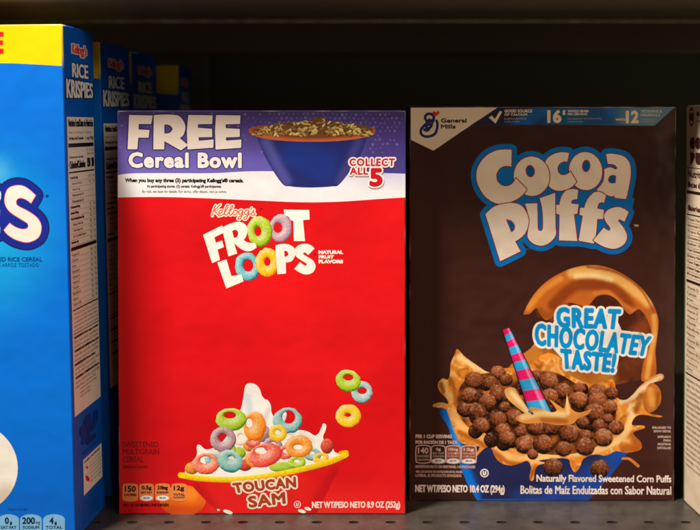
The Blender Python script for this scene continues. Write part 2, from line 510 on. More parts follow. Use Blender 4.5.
back = empty('back_panel', (0, 1.06, -.03), 0, 'almost black slotted rear panel behind the boxes', 'back panel')
part('panel', [(-.7, .7, 1.062, 1.068, -.03, .5)], bg_mat, back)
for x in (-.172, .40): part('upright', [(x, x+.022, 1.045, 1.0615, -.03, .5)], dark_mat, back)
back['kind'] = 'structure'

# ================================================================== BLUE RICE CEREAL BOXES
ink = ink_material('printed_carton_board', .36, .12)
RW, RD, RH, RK = .190, .056, .3275, .022
RYAW = -math.radians(5.0)
YEL, BLU = (255, 236, 0), (0, 122, 232)
def rk_col(x, y, z): return (255, 216, 0) if (z > .3275-.0265 and y < .002) else (0, 92, 205)
bx = (74-350)*.631e-3
rloc = Vector((bx, .631, 0)) - Vector((math.cos(RYAW)*RW, math.sin(RYAW)*RW, 0))
rk = empty('cereal_box', rloc, RYAW, 'bright blue and yellow rice cereal box nearest the camera at the left edge', 'cereal box', 'blue rice cereal boxes in a row')
fr, ri, le = carton(rk, RW, RD, RH, RK, .0005, .0, rk_col, ink, 1.0)
def l2w(p): 
    c, s = math.cos(RYAW), math.sin(RYAW); return (rloc.x+p[0]*c-p[1]*s, rloc.y+p[0]*s+p[1]*c, p[2])
fmap = solve8([project(l2w(fr(u, v, 0))) for u, v in ((0, 0), (RW, 0), (RW, RH), (0, RH))], [(0, 0), (RW, 0), (RW, RH), (0, RH)])
smap = solve8([project(l2w(ri(q, v, 0))) for q, v in ((0, 0), (RD, 0), (RD, RH), (0, RH))], [(0, 0), (RD, 0), (RD, RH), (0, RH)])
A = Print(rk, fmap, fr, ink)
uvpx = solve8([(0, 0), (RW, 0), (RW, RH), (0, RH)], [project(l2w(fr(u, v, 0))) for u, v in ((0, 0), (RW, 0), (RW, RH), (0, RH))])
def edge_rect(W, H, fn, m=.0008, n=14):
    o = []
    for i in range(n): o.append(fn(m+(W-2*m)*i/n, H-m))
    for i in range(n): o.append(fn(W-m, H-m-(H-2*m)*i/n))
    for i in range(n): o.append(fn(W-m-(W-2*m)*i/n, m))
    for i in range(n): o.append(fn(m, m+(H-2*m)*i/n))
    return o
A.begin('front_print')
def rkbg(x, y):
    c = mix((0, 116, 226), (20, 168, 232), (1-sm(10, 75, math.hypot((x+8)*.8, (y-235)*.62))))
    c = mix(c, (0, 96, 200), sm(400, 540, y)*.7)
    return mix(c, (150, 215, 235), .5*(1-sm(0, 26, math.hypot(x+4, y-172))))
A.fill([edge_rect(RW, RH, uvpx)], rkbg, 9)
tl = uvpx(.0008, RH-.0008); tr = uvpx(RW-.0008, RH-.0008)
yb = [(61.5, 66), (30, 64.2), (0, 63.2), (-80, 64), (-160, 68), (tl[0]+.3, 72)]
A.fill([smooth_path(C([tl, tr])+[(tr[0]+.6, 66, 1)]+[p+() for p in yb[1:-1]]+[yb[-1]+(1,)], True, 6)], (255, 216, 0), 9)
A.end()
A.begin('offer_lettering')
RED_ = (232, 28, 36)
A.fill([[(-22, 32), (3.6, 32), (3.6, 37), (-12, 37), (-12, 40.3), (3, 40.3), (3, 45.3), (-12, 45.3), (-12, 48.7), (3.6, 48.7), (3.6, 54), (-22, 54)]], RED_)
A.text('FRE', [(-112, 32), (-28, 54)], RED_, 2.2)
A.end()
A.begin('product_name')
S_ = T([(250,178,1),(218,232,1),(180,205),(140,195),(115,215),(125,250),(200,290),(265,340),(290,400),(270,470),(200,505),(120,490),(60,455),(30,420,1),(70,372,1),(110,400),(160,415),(195,405),(195,375),(150,345),(75,295),(40,245),(35,190),(60,130),(120,108),(180,120)], 0, 170, 7)
Sc = [smooth_path(S_)]
tq = [(-176, 182), (2, 190), (0, 236), (-170, 228)]
def quad_groups(body, q, bold):
    TL, TR, BR, BL = q; gs = []
    W_ = math.hypot(TR[0]-TL[0], TR[1]-TL[1]); H_ = math.hypot(BL[0]-TL[0], BL[1]-TL[1]); bx_, by_ = bold/W_, bold/H_
    for g in text_contours(body, 1.12):
        gg = []
        for c in g:
            r = []
            for (a, b) in c:
                a = bx_+a*(1-2*bx_); b = by_+b*(1-2*by_)
                r.append((TL[0]*(1-a)*(1-b)+TR[0]*a*(1-b)+BR[0]*a*b+BL[0]*(1-a)*b, TL[1]*(1-a)*(1-b)+TR[1]*a*(1-b)+BR[1]*a*b+BL[1]*(1-a)*b))
            gg.append(r)
        gs.append(gg)
    return gs
kg = quad_groups('KRISPIE', tq, 3.0)
for r, c in ((8.2, (14, 20, 62)), (7.2, (22, 42, 150))):
    for i, g in enumerate(kg):
        v, f = dilate(g[:1], r+2.6, 8); A.geo(v, f, c, (i % 4)*1.2e-6)
    A.up(2)
    A.halo(Sc, r, c); 
A.fill([[(-160, 190), (28, 200), (30, 232), (-160, 225)]], (22, 42, 150))
A.letters(kg, 3.0, (205, 238, 245))
A.halo(Sc, .55, (225, 60, 90))
A.fill(Sc, (245, 236, 222))
A.fill([ell(47.2, 196, 1.5, 1.5, 0, 14)], (14, 40, 130))
A.end()
A.begin('description_lettering')
A.text('TOASTED RICE CEREAL', [(-20, 257), (42.5, 261.4)], (0, 62, 150), .12)
A.text('CEREAL DE ARROZ TOSTADO', [(-21, 263), (39, 266.8)], (0, 62, 150))
A.end()
A.begin('bowl_picture')
A.fill([ell(-30, 468, 48, 46, 0, 48)], airbrush((246, 240, 228), [([(-75, 490), (-30, 506), (5, 495)], 4, 14, (214, 196, 172), .8)]), 5)
A.end()
def rkicon(x0, x1, big, sub, sub2):
    A.shape([(x0, 545, 1), (x0, 519, 1), (x0+3, 515.6), ((x0+x1)/2, 514), (x1-3, 515.6), (x1, 519, 1), (x1, 545, 1)], (122, 184, 224))
    A.text(big[0], [(x0+2 if len(big[0]) > 1 else x0+6.4, 517), (x1-6.6 if len(big[0]) > 1 else x0+10.6, 524)], (12, 24, 50), .35)
    A.text(big[1], [(x1-6 if len(big[0]) > 1 else x0+11.4, 521.4), (x1-1.5 if len(big[0]) > 1 else x0+13.6, 525)], (12, 24, 50), .1)
    A.text(sub, [(x0+2.4, 525.6), (x1-2.4, 528.8)], (12, 24, 50), .15)
    A.text(sub2, [(x0+3, 530.2), (x1-3, 533)], (12, 24, 50), .1)
A.begin('nutrition_icons')
rkicon(-44, -24, ('150', 'g'), 'CALORIES', 'PER CUP')
rkicon(-1.5, 19, ('0', 'g'), 'SAT FAT', '0% DV'); rkicon(20.2, 41.8, ('200', 'mg'), 'SODIUM', '9% DV'); rkicon(43.2, 65, ('4', 'g'), 'TOTAL', 'SUGARS')
A.text('Enlarged to show detail', [(8, 508), (27, 510.2)], (8, 40, 90))
A.end()
# --- side
B = Print(rk, smap, ri, ink)
side_px = solve8([(0, 0), (RD, 0), (RD, RH), (0, RH)], [project(l2w(ri(q, v, 0))) for q, v in ((0, 0), (RD, 0), (RD, RH), (0, RH))])
def sq(q0, q1, y0, y1):
    """rectangle on the side face: q as share of the depth, y measured in photo pixels down the front edge"""
    def pt(q, y):
        t = (y-23)/(545-23); return side_px(RD*q, RH*(1-t))
    return [pt(q0, y0), pt(q1, y0), pt(q1, y1), pt(q0, y1)]
B.begin('side_print')
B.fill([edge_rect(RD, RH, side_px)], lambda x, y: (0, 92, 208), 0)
B.end()
B.begin('side_product_name')
B.text("Kellogg's", sq(.28, .76, 40, 53), (214, 36, 50), .25, [(.9, (240, 225, 225))])
B.text('RICE', sq(.26, .80, 60, 75), (235, 240, 248), .38, [(.8, (16, 28, 90))])
B.text('KRISPIES', [sq(.07, .95, 77, 94)[0], sq(.07, .95, 79, 94)[1], sq(.07, .95, 77, 95)[2], sq(.07, .95, 77, 97)[3]], (235, 240, 248), .38, [(1.1, (16, 28, 90))])
B.end()
B.begin('nutrition_panel')
PAP, INK_ = (236, 232, 226), (30, 24, 24)
def rect(q0, q1, y0, y1, c, P=None): (P or B).fill([sq(q0, q1, y0, y1)], c)
rect(.06, .94, 116, 421, PAP)
B.text('Nutrition Facts/Datos de Nutrición', sq(.10, .92, 118, 126), INK_, .2)
B.text('About 12 servings per container', sq(.10, .85, 130, 134), (70, 64, 60)); 
B.text('Serving size/Tamaño   1 cup (39g)', sq(.10, .92, 136, 140.5), INK_, .12)
rect(.08, .92, 143, 147.2, INK_)
for i, y in enumerate((149, 153)): B.text(('1 cup', 'with milk')[i], sq(.68, .92, y, y+3), INK_)
B.text('Amount per serving', sq(.10, .55, 156, 159), INK_, .1)
B.text('Calories/Calorías', sq(.10, .62, 161, 169), INK_, .3); B.text('150', sq(.68, .79, 159, 169), INK_, .3); B.text('210', sq(.82, .92, 159, 169), INK_, .3)
rect(.08, .92, 172, 173.6, INK_)
rows = ['Total Fat 0g', 'Saturated Fat 0g', 'Trans Fat 0g', 'Polyunsaturated Fat', 'Monounsaturated Fat', 'Cholesterol 0mg', 'Sodium 200mg', 'Total Carbohydrate 36g', 'Dietary Fiber 0g', 'Total Sugars 4g', 'Incl. 4g Added Sugars', 'Protein 3g']
y = 177.0
for i, t in enumerate(rows):
    ind = .10 if i in (0, 5, 6, 7, 11) else .16
    B.text(t, sq(ind, ind+.017*len(t)+.05, y, y+3.2), INK_ if ind == .10 else (80, 72, 68), .16 if ind == .10 else .02)
    if i not in (2, 3, 4): B.text('%d%%' % (i*3 % 14), sq(.72, .78, y, y+2.8), (70, 64, 60)); B.text('%d%%' % (i*5 % 17), sq(.85, .91, y, y+2.8), (70, 64, 60))
    rect(.10, .92, y+4.6, y+4.85, (130, 122, 116)); y += 6.0
rect(.08, .92, y, y+3.6, INK_); y += 6.5
rows = ['Vitamin D', 'Calcium', 'Iron', 'Potassium', 'Vitamin A', 'Vitamin C', 'Thiamin', 'Riboflavin', 'Niacin', 'Vitamin B6']
for i, t in enumerate(rows):
    B.text(t, sq(.10, .13+.022*len(t), y, y+3), (90, 82, 78)); B.text('%d%%' % (10+i*5 % 30), sq(.71, .78, y, y+2.8), (90, 82, 78)); B.text('%d%%' % (10+i*5 % 35), sq(.84, .91, y, y+2.8), (90, 82, 78))
    rect(.10, .92, y+4.2, y+4.4, (140, 132, 126)); y += 5.6
rect(.08, .92, y+1, y+2.2, INK_); y += 5
para = ['*The % Daily Value tells you how much', 'a nutrient in a serving of food contributes', 'to a daily diet. 2,000 calories a day is', 'used for general nutrition advice. Las', 'calorías diarias se usan como consejo']
for t in para: B.text(t, sq(.10, .90, y, y+2.6), (110, 102, 98)); y += 4.1
rect(.08, .92, y, y+.7, (90, 80, 76)); y += 3
blk = [("INGREDIENTS: Rice, sugar, contains", 1), ('2% or less of salt, malt flavor,', 0), ('BHT added to packaging for freshness.', 0), ('VITAMINS AND MINERALS: Iron, niacin', 1), ('vitamin B6, vitamin B2, vitamin B1,', 0), ('folic acid, vitamin D3, vitamin B12.', 0), ('INGREDIENTES: Arroz, azúcar,', 1), ('contiene 2% o menos de sal, sabor', 0), ('de malta, BHT en el empaque.', 0), ('VITAMINAS Y MINERALES: Hierro,', 1), ('niacina, vitamina B6, vitamina B2,', 0), ('ácido fólico, vitamina D3.', 0)]
for t, bb in blk:
    B.text(t, sq(.10, .90 if len(t) > 28 else .78, y, y+2.9), INK_ if bb else (104, 96, 92), .12 if bb else 0); y += 4.6
for t in ('Distributed in Battle Creek, Michigan', 'Questions or comments?', 'Visit or call weekdays'):
    B.text(t, sq(.24, .24+.015*len(t), y, y+2.6), (104, 96, 92)); y += 4
B.end()
B.begin('recycling_panel')
for (q, y_, a, b_) in [(.32, 441, .10, 9), (.45, 436, .10, 10), (.58, 444, .12, 8), (.72, 438, .07, 11), (.38, 452, .12, 6), (.56, 457, .13, 5)]:
    B.shape([(p[0], p[1]) for p in sq(q-a, q+a, y_-b_*.6, y_+b_*.5)], (6, 58, 150))
B.text('Bowl of goodness', sq(.26, .80, 463, 466), (6, 50, 130))
rect(.26, .90, 471, 508, PAP)
B.text('Quality commitment', sq(.30, .84, 473, 476.5), INK_, .1)
for i in range(6): B.text(['If you are not satisfied', 'please keep the package', 'and call us any weekday', 'with the code on top', 'of the carton ready', 'Gracias'][i], sq(.48, .86, 479+i*4, 481.4+i*4), (90, 80, 76))
B.fill([ell(*((lambda p: (p[0], p[1]))(sq(.39, .4, 494, 495)[0])), 1.7, 3.2, -.4, 16)], (214, 40, 46)); B.fill([ell(*((lambda p: (p[0], p[1]))(sq(.38, .4, 482, 483)[0])), 1.0, 1.8, -.4, 12)], (214, 40, 46))
for i in range(8): B.text(['package sold by weight, not', 'by volume. If it does not', 'appear full when opened it', 'is because contents settled', 'during shipping & handling', 'Se vende por peso, no por', 'volumen. Conserve en lugar', 'fresco y seco'][i], sq(.22, .78, 514+i*3.0, 516+i*3.0), (4, 58, 150))
B.end()

def copy_tree(o, parent=None):
    c = o.copy(); COL.objects.link(c)
    if parent: c.parent = parent
    for ch in list(o.children): copy_tree(ch, c)
    return c
for (pxr, d, yaw, sz, lab) in ((106.5, .705, -9, .985, 'second blue rice cereal box, its yellow top strip just behind the nearest one'),
                          (130.5, .80, -10, .985, 'third blue rice cereal box, only its dim printed side showing in the gap'),
                          (178, .875, -2, .965, 'dim blue and yellow rice cereal box deepest on the shelf, above the red box')):
    c = copy_tree(rk); c['label'] = lab; a = math.radians(yaw); c.rotation_euler.z = a; c.scale = (1, 1, sz)
    # right top corner at pxr
    xr = (pxr-350)*d*1e-3 + RK*RH*(.3 if d < .75 else 1)
    c.location = (xr-math.cos(a)*RW, d-math.sin(a)*RW, 0)

# ================================================================== RED RING CEREAL BOX
FW, FD, FH, FYD = .1945, .060, .2737, .674
def worn(c, x, y, z, W):
    k = 0
    if y < .0012 and (x < .0012 or x > W-.0012): k = sm(.0, .45, nz(z, x, 160, 2))*.7+(.5 if z < .006 else 0)
    if y < .0012 and z > .27: k = max(k, sm(.1, .5, nz(x, 0, 120, 3))*.5)
    return mix(c, (225, 210, 200), k)
red = empty('cereal_box', ((117.2-350)*FYD*1e-3, FYD, 0), 0, 'red fruit ring cereal box with a purple free bowl banner', 'cereal box')
def fl_col(x, y, z):
    if z > FH-.0435: return worn((84, 70, 132), x, y, z, FW)
    return worn((214, 205, 210) if z > FH-.0595 and y < .01 else (226, 14, 26), x, y, z, FW)
ffr, fri, fle = carton(red, FW, FD, FH, .0, .0005, .0, fl_col, ink, 4.0)
fq = [(118.4, 516.3), (404.8, 517.6), (406.8, 112.2), (116.2, 113.4)]
uvs = [(0, 0), (FW, 0), (FW, FH), (0, FH)]
A = Print(red, solve8(fq, uvs), ffr, ink); fpx = solve8(uvs, fq)
A.begin('front_print')
def flbg(x, y):
    c = mix(mix((228, 12, 24), (240, 18, 24), sm(150, 300, x)), (214, 10, 20), .5+.9*nz(x, y, .012, 4))
    return mix(c, (248, 62, 48), .55*sm(478, 514, y)*sm(185, 215, x)*(1-sm(330, 410, x)*.5))
A.fill([edge_rect(FW, FH, fpx)], flbg, 9)
A.end()
A.begin('banner')
tl, tr = fpx(.0008, FH-.0008), fpx(FW-.0008, FH-.0008)
WH = (240, 238, 240)
A.shape([tl+(1,), tr+(1,), (406.0, 200, 1), (380, 201.5), (340, 204.3), (300, 205), (250, 203), (200, 201), (160, 200), (117, 200.6, 1)], lambda x, y: mix(WH, (205, 205, 232), .8*sm(300, 400, x)*(1-sm(178, 194, y))), grid=8)
PURP = (88, 74, 158)
def pur(x, y):
    c = mix((74, 60, 128), (104, 92, 186), sm(125, 176, y+.02*(x-250)))
    c = mix(c, (128, 116, 200), .5*(1-sm(10, 60, math.hypot((x-165)*.5, y-172))))
    c = mix(c, (66, 54, 126), .75*sm(355, 372, x+.35*(y-140)))
    return c
A.shape([tl+(1,), tr+(1,), (406.2, 176, 1), (350, 174.6), (300, 174), (250, 174), (210, 176), (160, 176), (130, 176.5), (116.8, 178.4, 1)], pur, grid=7)
rr = random.Random(3)
for j in range(11):
    for i in range(60):
        x = 119+i*4.85+(2.4 if j % 2 else 0)+rr.uniform(-.6, .6); y = 116+j*4.3+rr.uniform(-.6, .6)
        if x > 403: continue
        dens = (1-.075*j)*(.45+.75*sm(240, 300, x)*(1-sm(380, 420, x)))
        if rr.random() < dens*.95:
            r = rr.uniform(.5, 1.35)*(1.15 if x > 240 else .8); c = mix(pur(x, y), (176, 160, 212), rr.uniform(.18, .5))
            v = ell(x, y, r, r, 0, 9); A.geo(v, [tuple(range(9))], c)
A.up(); A.end()
A.begin('offer_lettering')
CR = (240, 226, 214)
gs = [[smooth_path(T(C([(130,92),(290,95),(280,150),(193,150),(192,193),(268,197),(262,246),(190,246),(183,328),(120,328)]), 110, 105, 7))],
 [smooth_path(T([(303,92,1),(410,88),(480,100),(518,160),(510,220),(478,250,1),(538,300,1),(490,335,1),(372,268,1),(372,328,1),(300,328,1)], 110, 105, 7)), smooth_path(T([(372,155,1),(410,157),(435,185),(415,215),(372,220,1)], 110, 105, 7))],
 [smooth_path(T(C([(55,90),(222,92),(218,148),(118,150),(118,180),(218,187),(218,240),(122,242),(125,272),(228,262),(226,315),(50,328),(45,200)]), 180, 105, 7))],
 [smooth_path(T(C([(250,90),(417,92),(414,147),(313,150),(313,182),(412,187),(412,238),(315,242),(316,270),(423,262),(422,315),(247,328),(243,200)]), 180, 105, 7))]]
A.letters(gs, .35, CR, [(1.2, (58, 46, 98))])
A.text('Cereal Bowl', [(127.6, 155), (241.2, 171)], (244, 238, 232), 1.0, [(1.0, (62, 50, 118))], 1.12)
A.text("When you buy any three (3) participating Kellogg's® cereals.", [(124.2, 181), (243, 186.4)], (20, 20, 24), .28)
A.text("At participating stores. (3) cereals. Kellogg's® participantes.", [(146, 187.6), (221, 191.4)], (40, 40, 46), .12)
A.text('By mail, see back for details. For terms, offer details, visit us online.', [(141.5, 193.2), (226, 196.4)], (60, 60, 66), .02)
A.end()
A.begin('bowl_picture')
Q = lambda pts: T(pts, 240, 110, 4.375)
A.shape(Q([(70,120,1),(560,118,1),(520,220),(440,330),(400,345),(300,350),(220,345),(180,330),(110,220)]), airbrush((34, 42, 112), [(Q([(110, 150), (200, 320)]), 1, 9, (96, 92, 170), .75), (Q([(250, 200), (360, 250)]), 8, 16, (28, 52, 140), .8), (Q([(520, 150), (440, 320)]), 1, 7, (74, 68, 140), .7), (Q([(150, 128), (480, 128)]), 1, 5, (22, 26, 74), .8)]), grid=2.2)
A.shape(Q([(36,100),(60,85),(180,70),(320,62),(480,68),(580,85),(594,98),(580,120),(500,138),(380,148),(250,148),(130,140),(55,122)]), airbrush((176, 84, 46), [(Q([(60, 120), (200, 142), (320, 146), (480, 136), (575, 115)]), .4, 2, (205, 112, 70), .8), (Q([(60, 100), (200, 118), (320, 124), (480, 116), (575, 100)]), .6, 3, (120, 52, 26), .8)]), grid=2)
A.shape(Q([(55,100),(110,80),(200,68),(300,55),(350,40),(380,55),(480,68),(560,80),(585,95),(540,112),(400,124),(280,126),(150,120),(80,112)]), (112, 72, 32), grid=0)
rr = random.Random(5)
fc = [(196, 168, 84), (172, 130, 60), (222, 200, 128), (132, 78, 34), (96, 54, 26), (206, 180, 96), (150, 96, 44)]
for i in range(270):
    t = rr.uniform(-1, 1); x = 318+t*258; top = 118-(1-t*t)**.6*rr.uniform(18, 62)-(8 if 330 < x < 372 else 0)
    if rr.random() < .4: top = 119-(1-t*t)*rr.uniform(0, 22)
    x, y = x/4.375+240, top/4.375+110
    a = rr.uniform(-.9, .9); r = rr.uniform(1.2, 3.0); c = rr.choice(fc); n = 8
    v = [(px+rr.uniform(-.35, .35), py+rr.uniform(-.25, .25)) for px, py in ell(x, y, r, r*rr.uniform(.35, .6), a, n)]
    cc = [mix(c, (245, 228, 170), .45) if k in (5, 6, 7) else mix(c, (60, 30, 10), .35 if k in (1, 2, 3) else 0) for k in range(n)]
    A.geo_c(v, [tuple(range(n))], cc); A.off -= A.STEP*.75
A.up(3); A.end()
A.begin('offer_badge')
RC = (206, 22, 30)
hal = [(1.9, (250, 236, 236))]
Z = lambda x, y: (x/7+340, y/7+140)
A.text('COLLECT', [Z(66, 145), Z(390, 143), Z(386, 200), Z(68, 199)], RC, .4, [(1.5, (250, 236, 236))], 1.18)
A.text('ALL', [Z(68, 208), Z(202, 208), Z(200, 260), Z(70, 260)], RC, .4, [(1.5, (250, 236, 236))], 1.12)
A.text('5', [Z(208, 212), Z(302, 212), Z(302, 345), Z(208, 345)], RC, 1.3, [(1.7, (250, 236, 236))])
A.end()
# ---- maker's script name, written as pen strokes
def script_name(P, M, r_in, r_out, c_in, c_out):
    st = [[(100,58),(92,78),(86,100),(80,128)], [(128,52),(110,72),(94,92),(104,108),(120,130)],   # K
          [(122,112),(136,106),(140,94),(130,90),(120,102),(122,120),(134,126),(148,116)],           # e
          [(148,118),(164,90),(176,60),(168,58),(158,82),(154,112),(162,124),(174,114)],              # l
          [(174,114),(192,88),(204,62),(196,60),(186,84),(182,112),(190,124),(202,112)],              # l
          [(222,92),(208,96),(204,112),(214,122),(228,112),(230,98),(222,92),(236,100)],              # o
          [(262,92),(248,90),(238,104),(242,118),(254,114),(264,96),(258,126),(246,150),(234,150),(240,136),(262,122)],  # g
          [(298,92),(284,90),(274,104),(278,118),(290,114),(300,96),(294,126),(282,150),(270,150),(276,136),(300,120)],  # g
          [(316,74),(312,84)], [(300,120),(318,108),(330,88),(326,104),(336,116),(326,126),(314,120)]]
    st = [[(x*1.17-12, y*1.02) for x, y in s_] for s_ in st]
    VV, FF = [], []
    for s_ in st:
        V, F = stroke_geo([M(x, y) for x, y in s_], r_out); b = len(VV); VV += V; FF += [[b+i for i in f] for f in F]
    v, f = union(VV, FF); P.geo(v, f, c_out); P.up()
    VV, FF = [], []
    for s_ in st:
        V, F = stroke_geo([M(x, y) for x, y in s_], r_in); b = len(VV); VV += V; FF += [[b+i for i in f] for f in F]
    v, f = union(VV, FF); P.geo(v, f, c_in); P.up()
A.begin('maker_name', reset=6e-5)
script_name(A, lambda x, y: (200+x/7, 200+y/7), .50, 1.75, (222, 84, 48), (255, 236, 214))
A.fill([ell(260.8, 211.6, 1.1, 1.1, 0, 12)], (130, 10, 16))
A.end()
A.begin('logo', reset=5e-5)
WL = (255, 250, 238)
E_ = lambda p: T(p, 200, 200, 7); F_ = lambda p: T(p, 200, 225, 7); G_ = lambda p: T(p, 260, 205, 7)
def ringp(ox, oy, *a, **k):
    cx, cy, rx, ry, hx, hy, hrx, hry = a[:8]; sc = k.pop('s', 7)
    A.ring(cx/sc+ox, cy/sc+oy, rx/sc, ry/sc, hx/sc+ox, hy/sc+oy, hrx/sc, hry/sc, *a[8:], **k)
ringp(200, 200, 562, 218, 78, 100, 543, 215, 30, 36, (196, 156, 176), 1, (128, 84, 112))
ringp(200, 200, 415, 240, 88, 108, 402, 240, 24, 34, (176, 208, 40), 2, (96, 130, 8), rot=-.15)
ringp(200, 225, 328, 312, 86, 100, 333, 305, 36, 42, (104, 196, 210), 3, (8, 96, 122), rot=-.3)
ringp(200, 225, 468, 282, 84, 101, 468, 278, 22, 30, (252, 200, 22), 4, (222, 130, 0))
LT = [[smooth_path(E_(C([(18,265),(150,200),(160,250),(95,282),(106,322),(150,305),(162,350),(118,368),(135,440),(80,462)])))],
 [smooth_path(E_([(150,215,1),(200,190),(260,174),(305,186),(328,225),(318,275),(300,298,1),(330,318),(382,322,1),(392,352,1),(345,378),(292,368),(232,318,1),(256,395,1),(195,415,1)])), smooth_path(E_([(220,238,1),(245,228),(264,248),(256,278),(232,286,1)]))],
 [smooth_path(G_([(165,52,1),(342,55,1),(345,120,1),(298,125,1),(312,272,1),(235,272,1),(232,128,1),(215,126),(195,100),(168,92,1)]))],
 [smooth_path(G_([(105,305,1),(150,294),(200,298),(238,325),(243,370),(218,412),(176,422,1),(178,500,1),(118,505,1)])), smooth_path(G_([(165,340,1),(185,343),(196,360),(188,378),(168,384,1)]))],
 [smooth_path(G_([(378,325,1),(335,370,1),(312,352),(298,362),(325,382),(370,412),(386,455),(362,495),(305,505),(238,468,1),(278,420,1),(310,445),(326,434),(290,408),(250,378),(243,328),(283,296),(340,296)]))],
 [smooth_path(F_(C([(118,285),(180,262),(215,380),(285,368),(300,415),(180,465)])))]]
A.letters(LT, .12, WL)
A.text('NATURAL', [(318.3, 253.2), (343, 257)], WL, .35); A.text('FRUIT', [(318.3, 258), (333.8, 261.6)], WL, .35); A.text('FLAVORS', [(318.3, 262.6), (343, 266.4)], WL, .35)
A.fill([ell(314.6, 257.2, 1, 1, 0, 12)], (130, 10, 16))
A.end()
A.begin('cereal_picture', reset=5e-5); L1_ = A.off+12*A.STEP
BR_ = (214, 16, 24)
# loose orange, serving bowl, milk, rings
A.fill([ell(182, 503, 23, 15.5, 0, 36)], airbrush((236, 104, 14), [([(172, 494), (190, 496)], 3, 9, (250, 150, 40), .8), ([(150, 512), (206, 516)], 2, 8, (196, 60, 8), .6)]), 3)
A.shape([(186, 481, 1), (343, 462, 1), (334, 480), (318, 512), (314.5, 516.2, 1), (219, 515.6, 1), (200, 498)], airbrush((226, 18, 22), [([(196, 490), (222, 514)], 1, 9, (186, 8, 20), .8), ([(335, 475), (312, 513)], 1, 10, (190, 10, 22), .7), ([(230, 500), (290, 494)], 12, 20, (238, 34, 30), .6)]), grid=3.5)
A.shape([(196,449),(199,447.5),(205,452),(214,450),(222,444),(232,430),(240,412),(243,398),(244.5,389),(249,386),(255,387.5),(259,392),(261,398),(264,402),(267,403),(270,408),(271,416),(275,420),(281,416),(285.5,415.5),(285,422),(281,430),(288,434),(300,433),(308,435),(314,438.5),(318,436),(321,430),(322.5,426.6),(325.5,428),(325,433),(322.4,440),(325,446),(331,449),(334,455),(340,460),(300,471),(262,479),(232,481),(200,480),(184,476.6),(190,466),(196,458)],
  airbrush((252, 248, 240), [([(247, 400), (250, 420)], 1, 5, (214, 226, 238), .8), ([(268, 412), (262, 428)], .5, 4, (214, 206, 214), .7), ([(300, 436), (312, 444)], .5, 3, (226, 214, 208), .6), ([(285, 420), (282, 432), (292, 438)], .4, 2.5, (206, 212, 216), .8), ([(215, 460), (240, 456)], 3, 8, (222, 214, 208), .6)]), grid=2.2)
def r5(*a, **k): ringp(170, 370, *a, s=5.833, **k)
def r7(*a, **k): ringp(170, 430, *a, s=5.833, **k)
def r6(*a, **k): ringp(250, 370, *a, s=5.833, **k)
OR, PK, TE, GR, PU, YE = (250, 152, 40), (240, 96, 76), (132, 192, 188), (174, 214, 46), (178, 138, 148), (250, 206, 24)
r6(215, 312, 86, 76, 222, 292, 38, 38, TE, 11, (44, 110, 112))
A.ball(206, 471, 6, 5, (248, 140, 60), 3, (-.4, -.6), .3); A.ball(191, 471, 7, 6.2, (250, 150, 50), 4, (-.4, -.6), .3)
A.ball(238, 456, 7, 6, (174, 214, 46), 5, (-.4, -.6), .3); A.ball(249, 449, 6.5, 5.5, (250, 152, 60), 6, (-.4, -.6), .3)
A.ball(244, 468, 7, 6, (236, 70, 56), 7, (-.4, -.6), .3); A.ball(282, 470, 14, 5, (176, 214, 60), 8, (-.4, -.6), .3); A.ball(262, 436, 7, 9, (206, 170, 176), 9, (-.4, -.6), .3)
for (x, y, rx, ry, c, dk, sd, ro) in ((213, 463, 9, 7, TE, (52, 122, 118), 31, .3), (226, 452, 9, 8, GR, (92, 140, 10), 32, -.2), (253, 462, 9, 8, OR, (214, 96, 8), 33, .4), (272, 448, 9.5, 8, PU, (112, 72, 86), 34, .1),
    (285, 455, 9, 7, PK, (206, 44, 44), 35, -.3), (311, 457, 9.5, 6.5, TE, (52, 122, 118), 36, .2), (277, 436, 9, 8.5, YE, (226, 140, 0), 37, 0), (252, 443, 8, 7.5, PK, (206, 44, 44), 38, .3), (320, 461, 8, 5.5, YE, (226, 140, 0), 39, -.2), (240, 440, 8, 8, (252, 236, 214), (214, 160, 120), 40, 0), (296, 465, 9, 6, GR, (92, 140, 10), 41, 0)):
    A.ring(x, y, rx, ry, x, y-1, rx*.33, ry*.28, c, sd, dk, rot=ro)
r5(490, 345, 66, 86, 458, 325, 19, 27, OR, 12, (214, 96, 8))
r5(352, 305, 90, 66, 345, 280, 36, 19, GR, 13, (92, 140, 10))
r5(305, 420, 76, 73, 305, 412, 27, 24, PU, 14, (112, 72, 86))
r7(205, 212, 78, 62, 205, 190, 34, 22, (244, 116, 80), 15, (206, 54, 40))
r7(345, 197, 76, 64, 355, 176, 21, 11, TE, 16, (52, 122, 118), rot=.4)
r7(550, 162, 99, 68, 525, 137, 36, 20, PK, 17, (206, 44, 44), rot=-.25)
r6(280, 462, 80, 66, 275, 466, 27, 15, OR, 18, (216, 108, 14))
A.ball(326.3, 449, 6.6, 7.4, (232, 80, 58), 19, (-.4, -.6), .4)
r6(650, 147, 62, 64, 652, 140, 27, 19, (168, 206, 208), 20, (74, 132, 134))
r6(570, 82, 74, 64, 572, 62, 28, 18, (178, 216, 40), 21, (86, 136, 12), rot=.3)
r6(570, 286, 74, 68, 568, 281, 18, 11, (252, 212, 30), 22, (226, 140, 0))
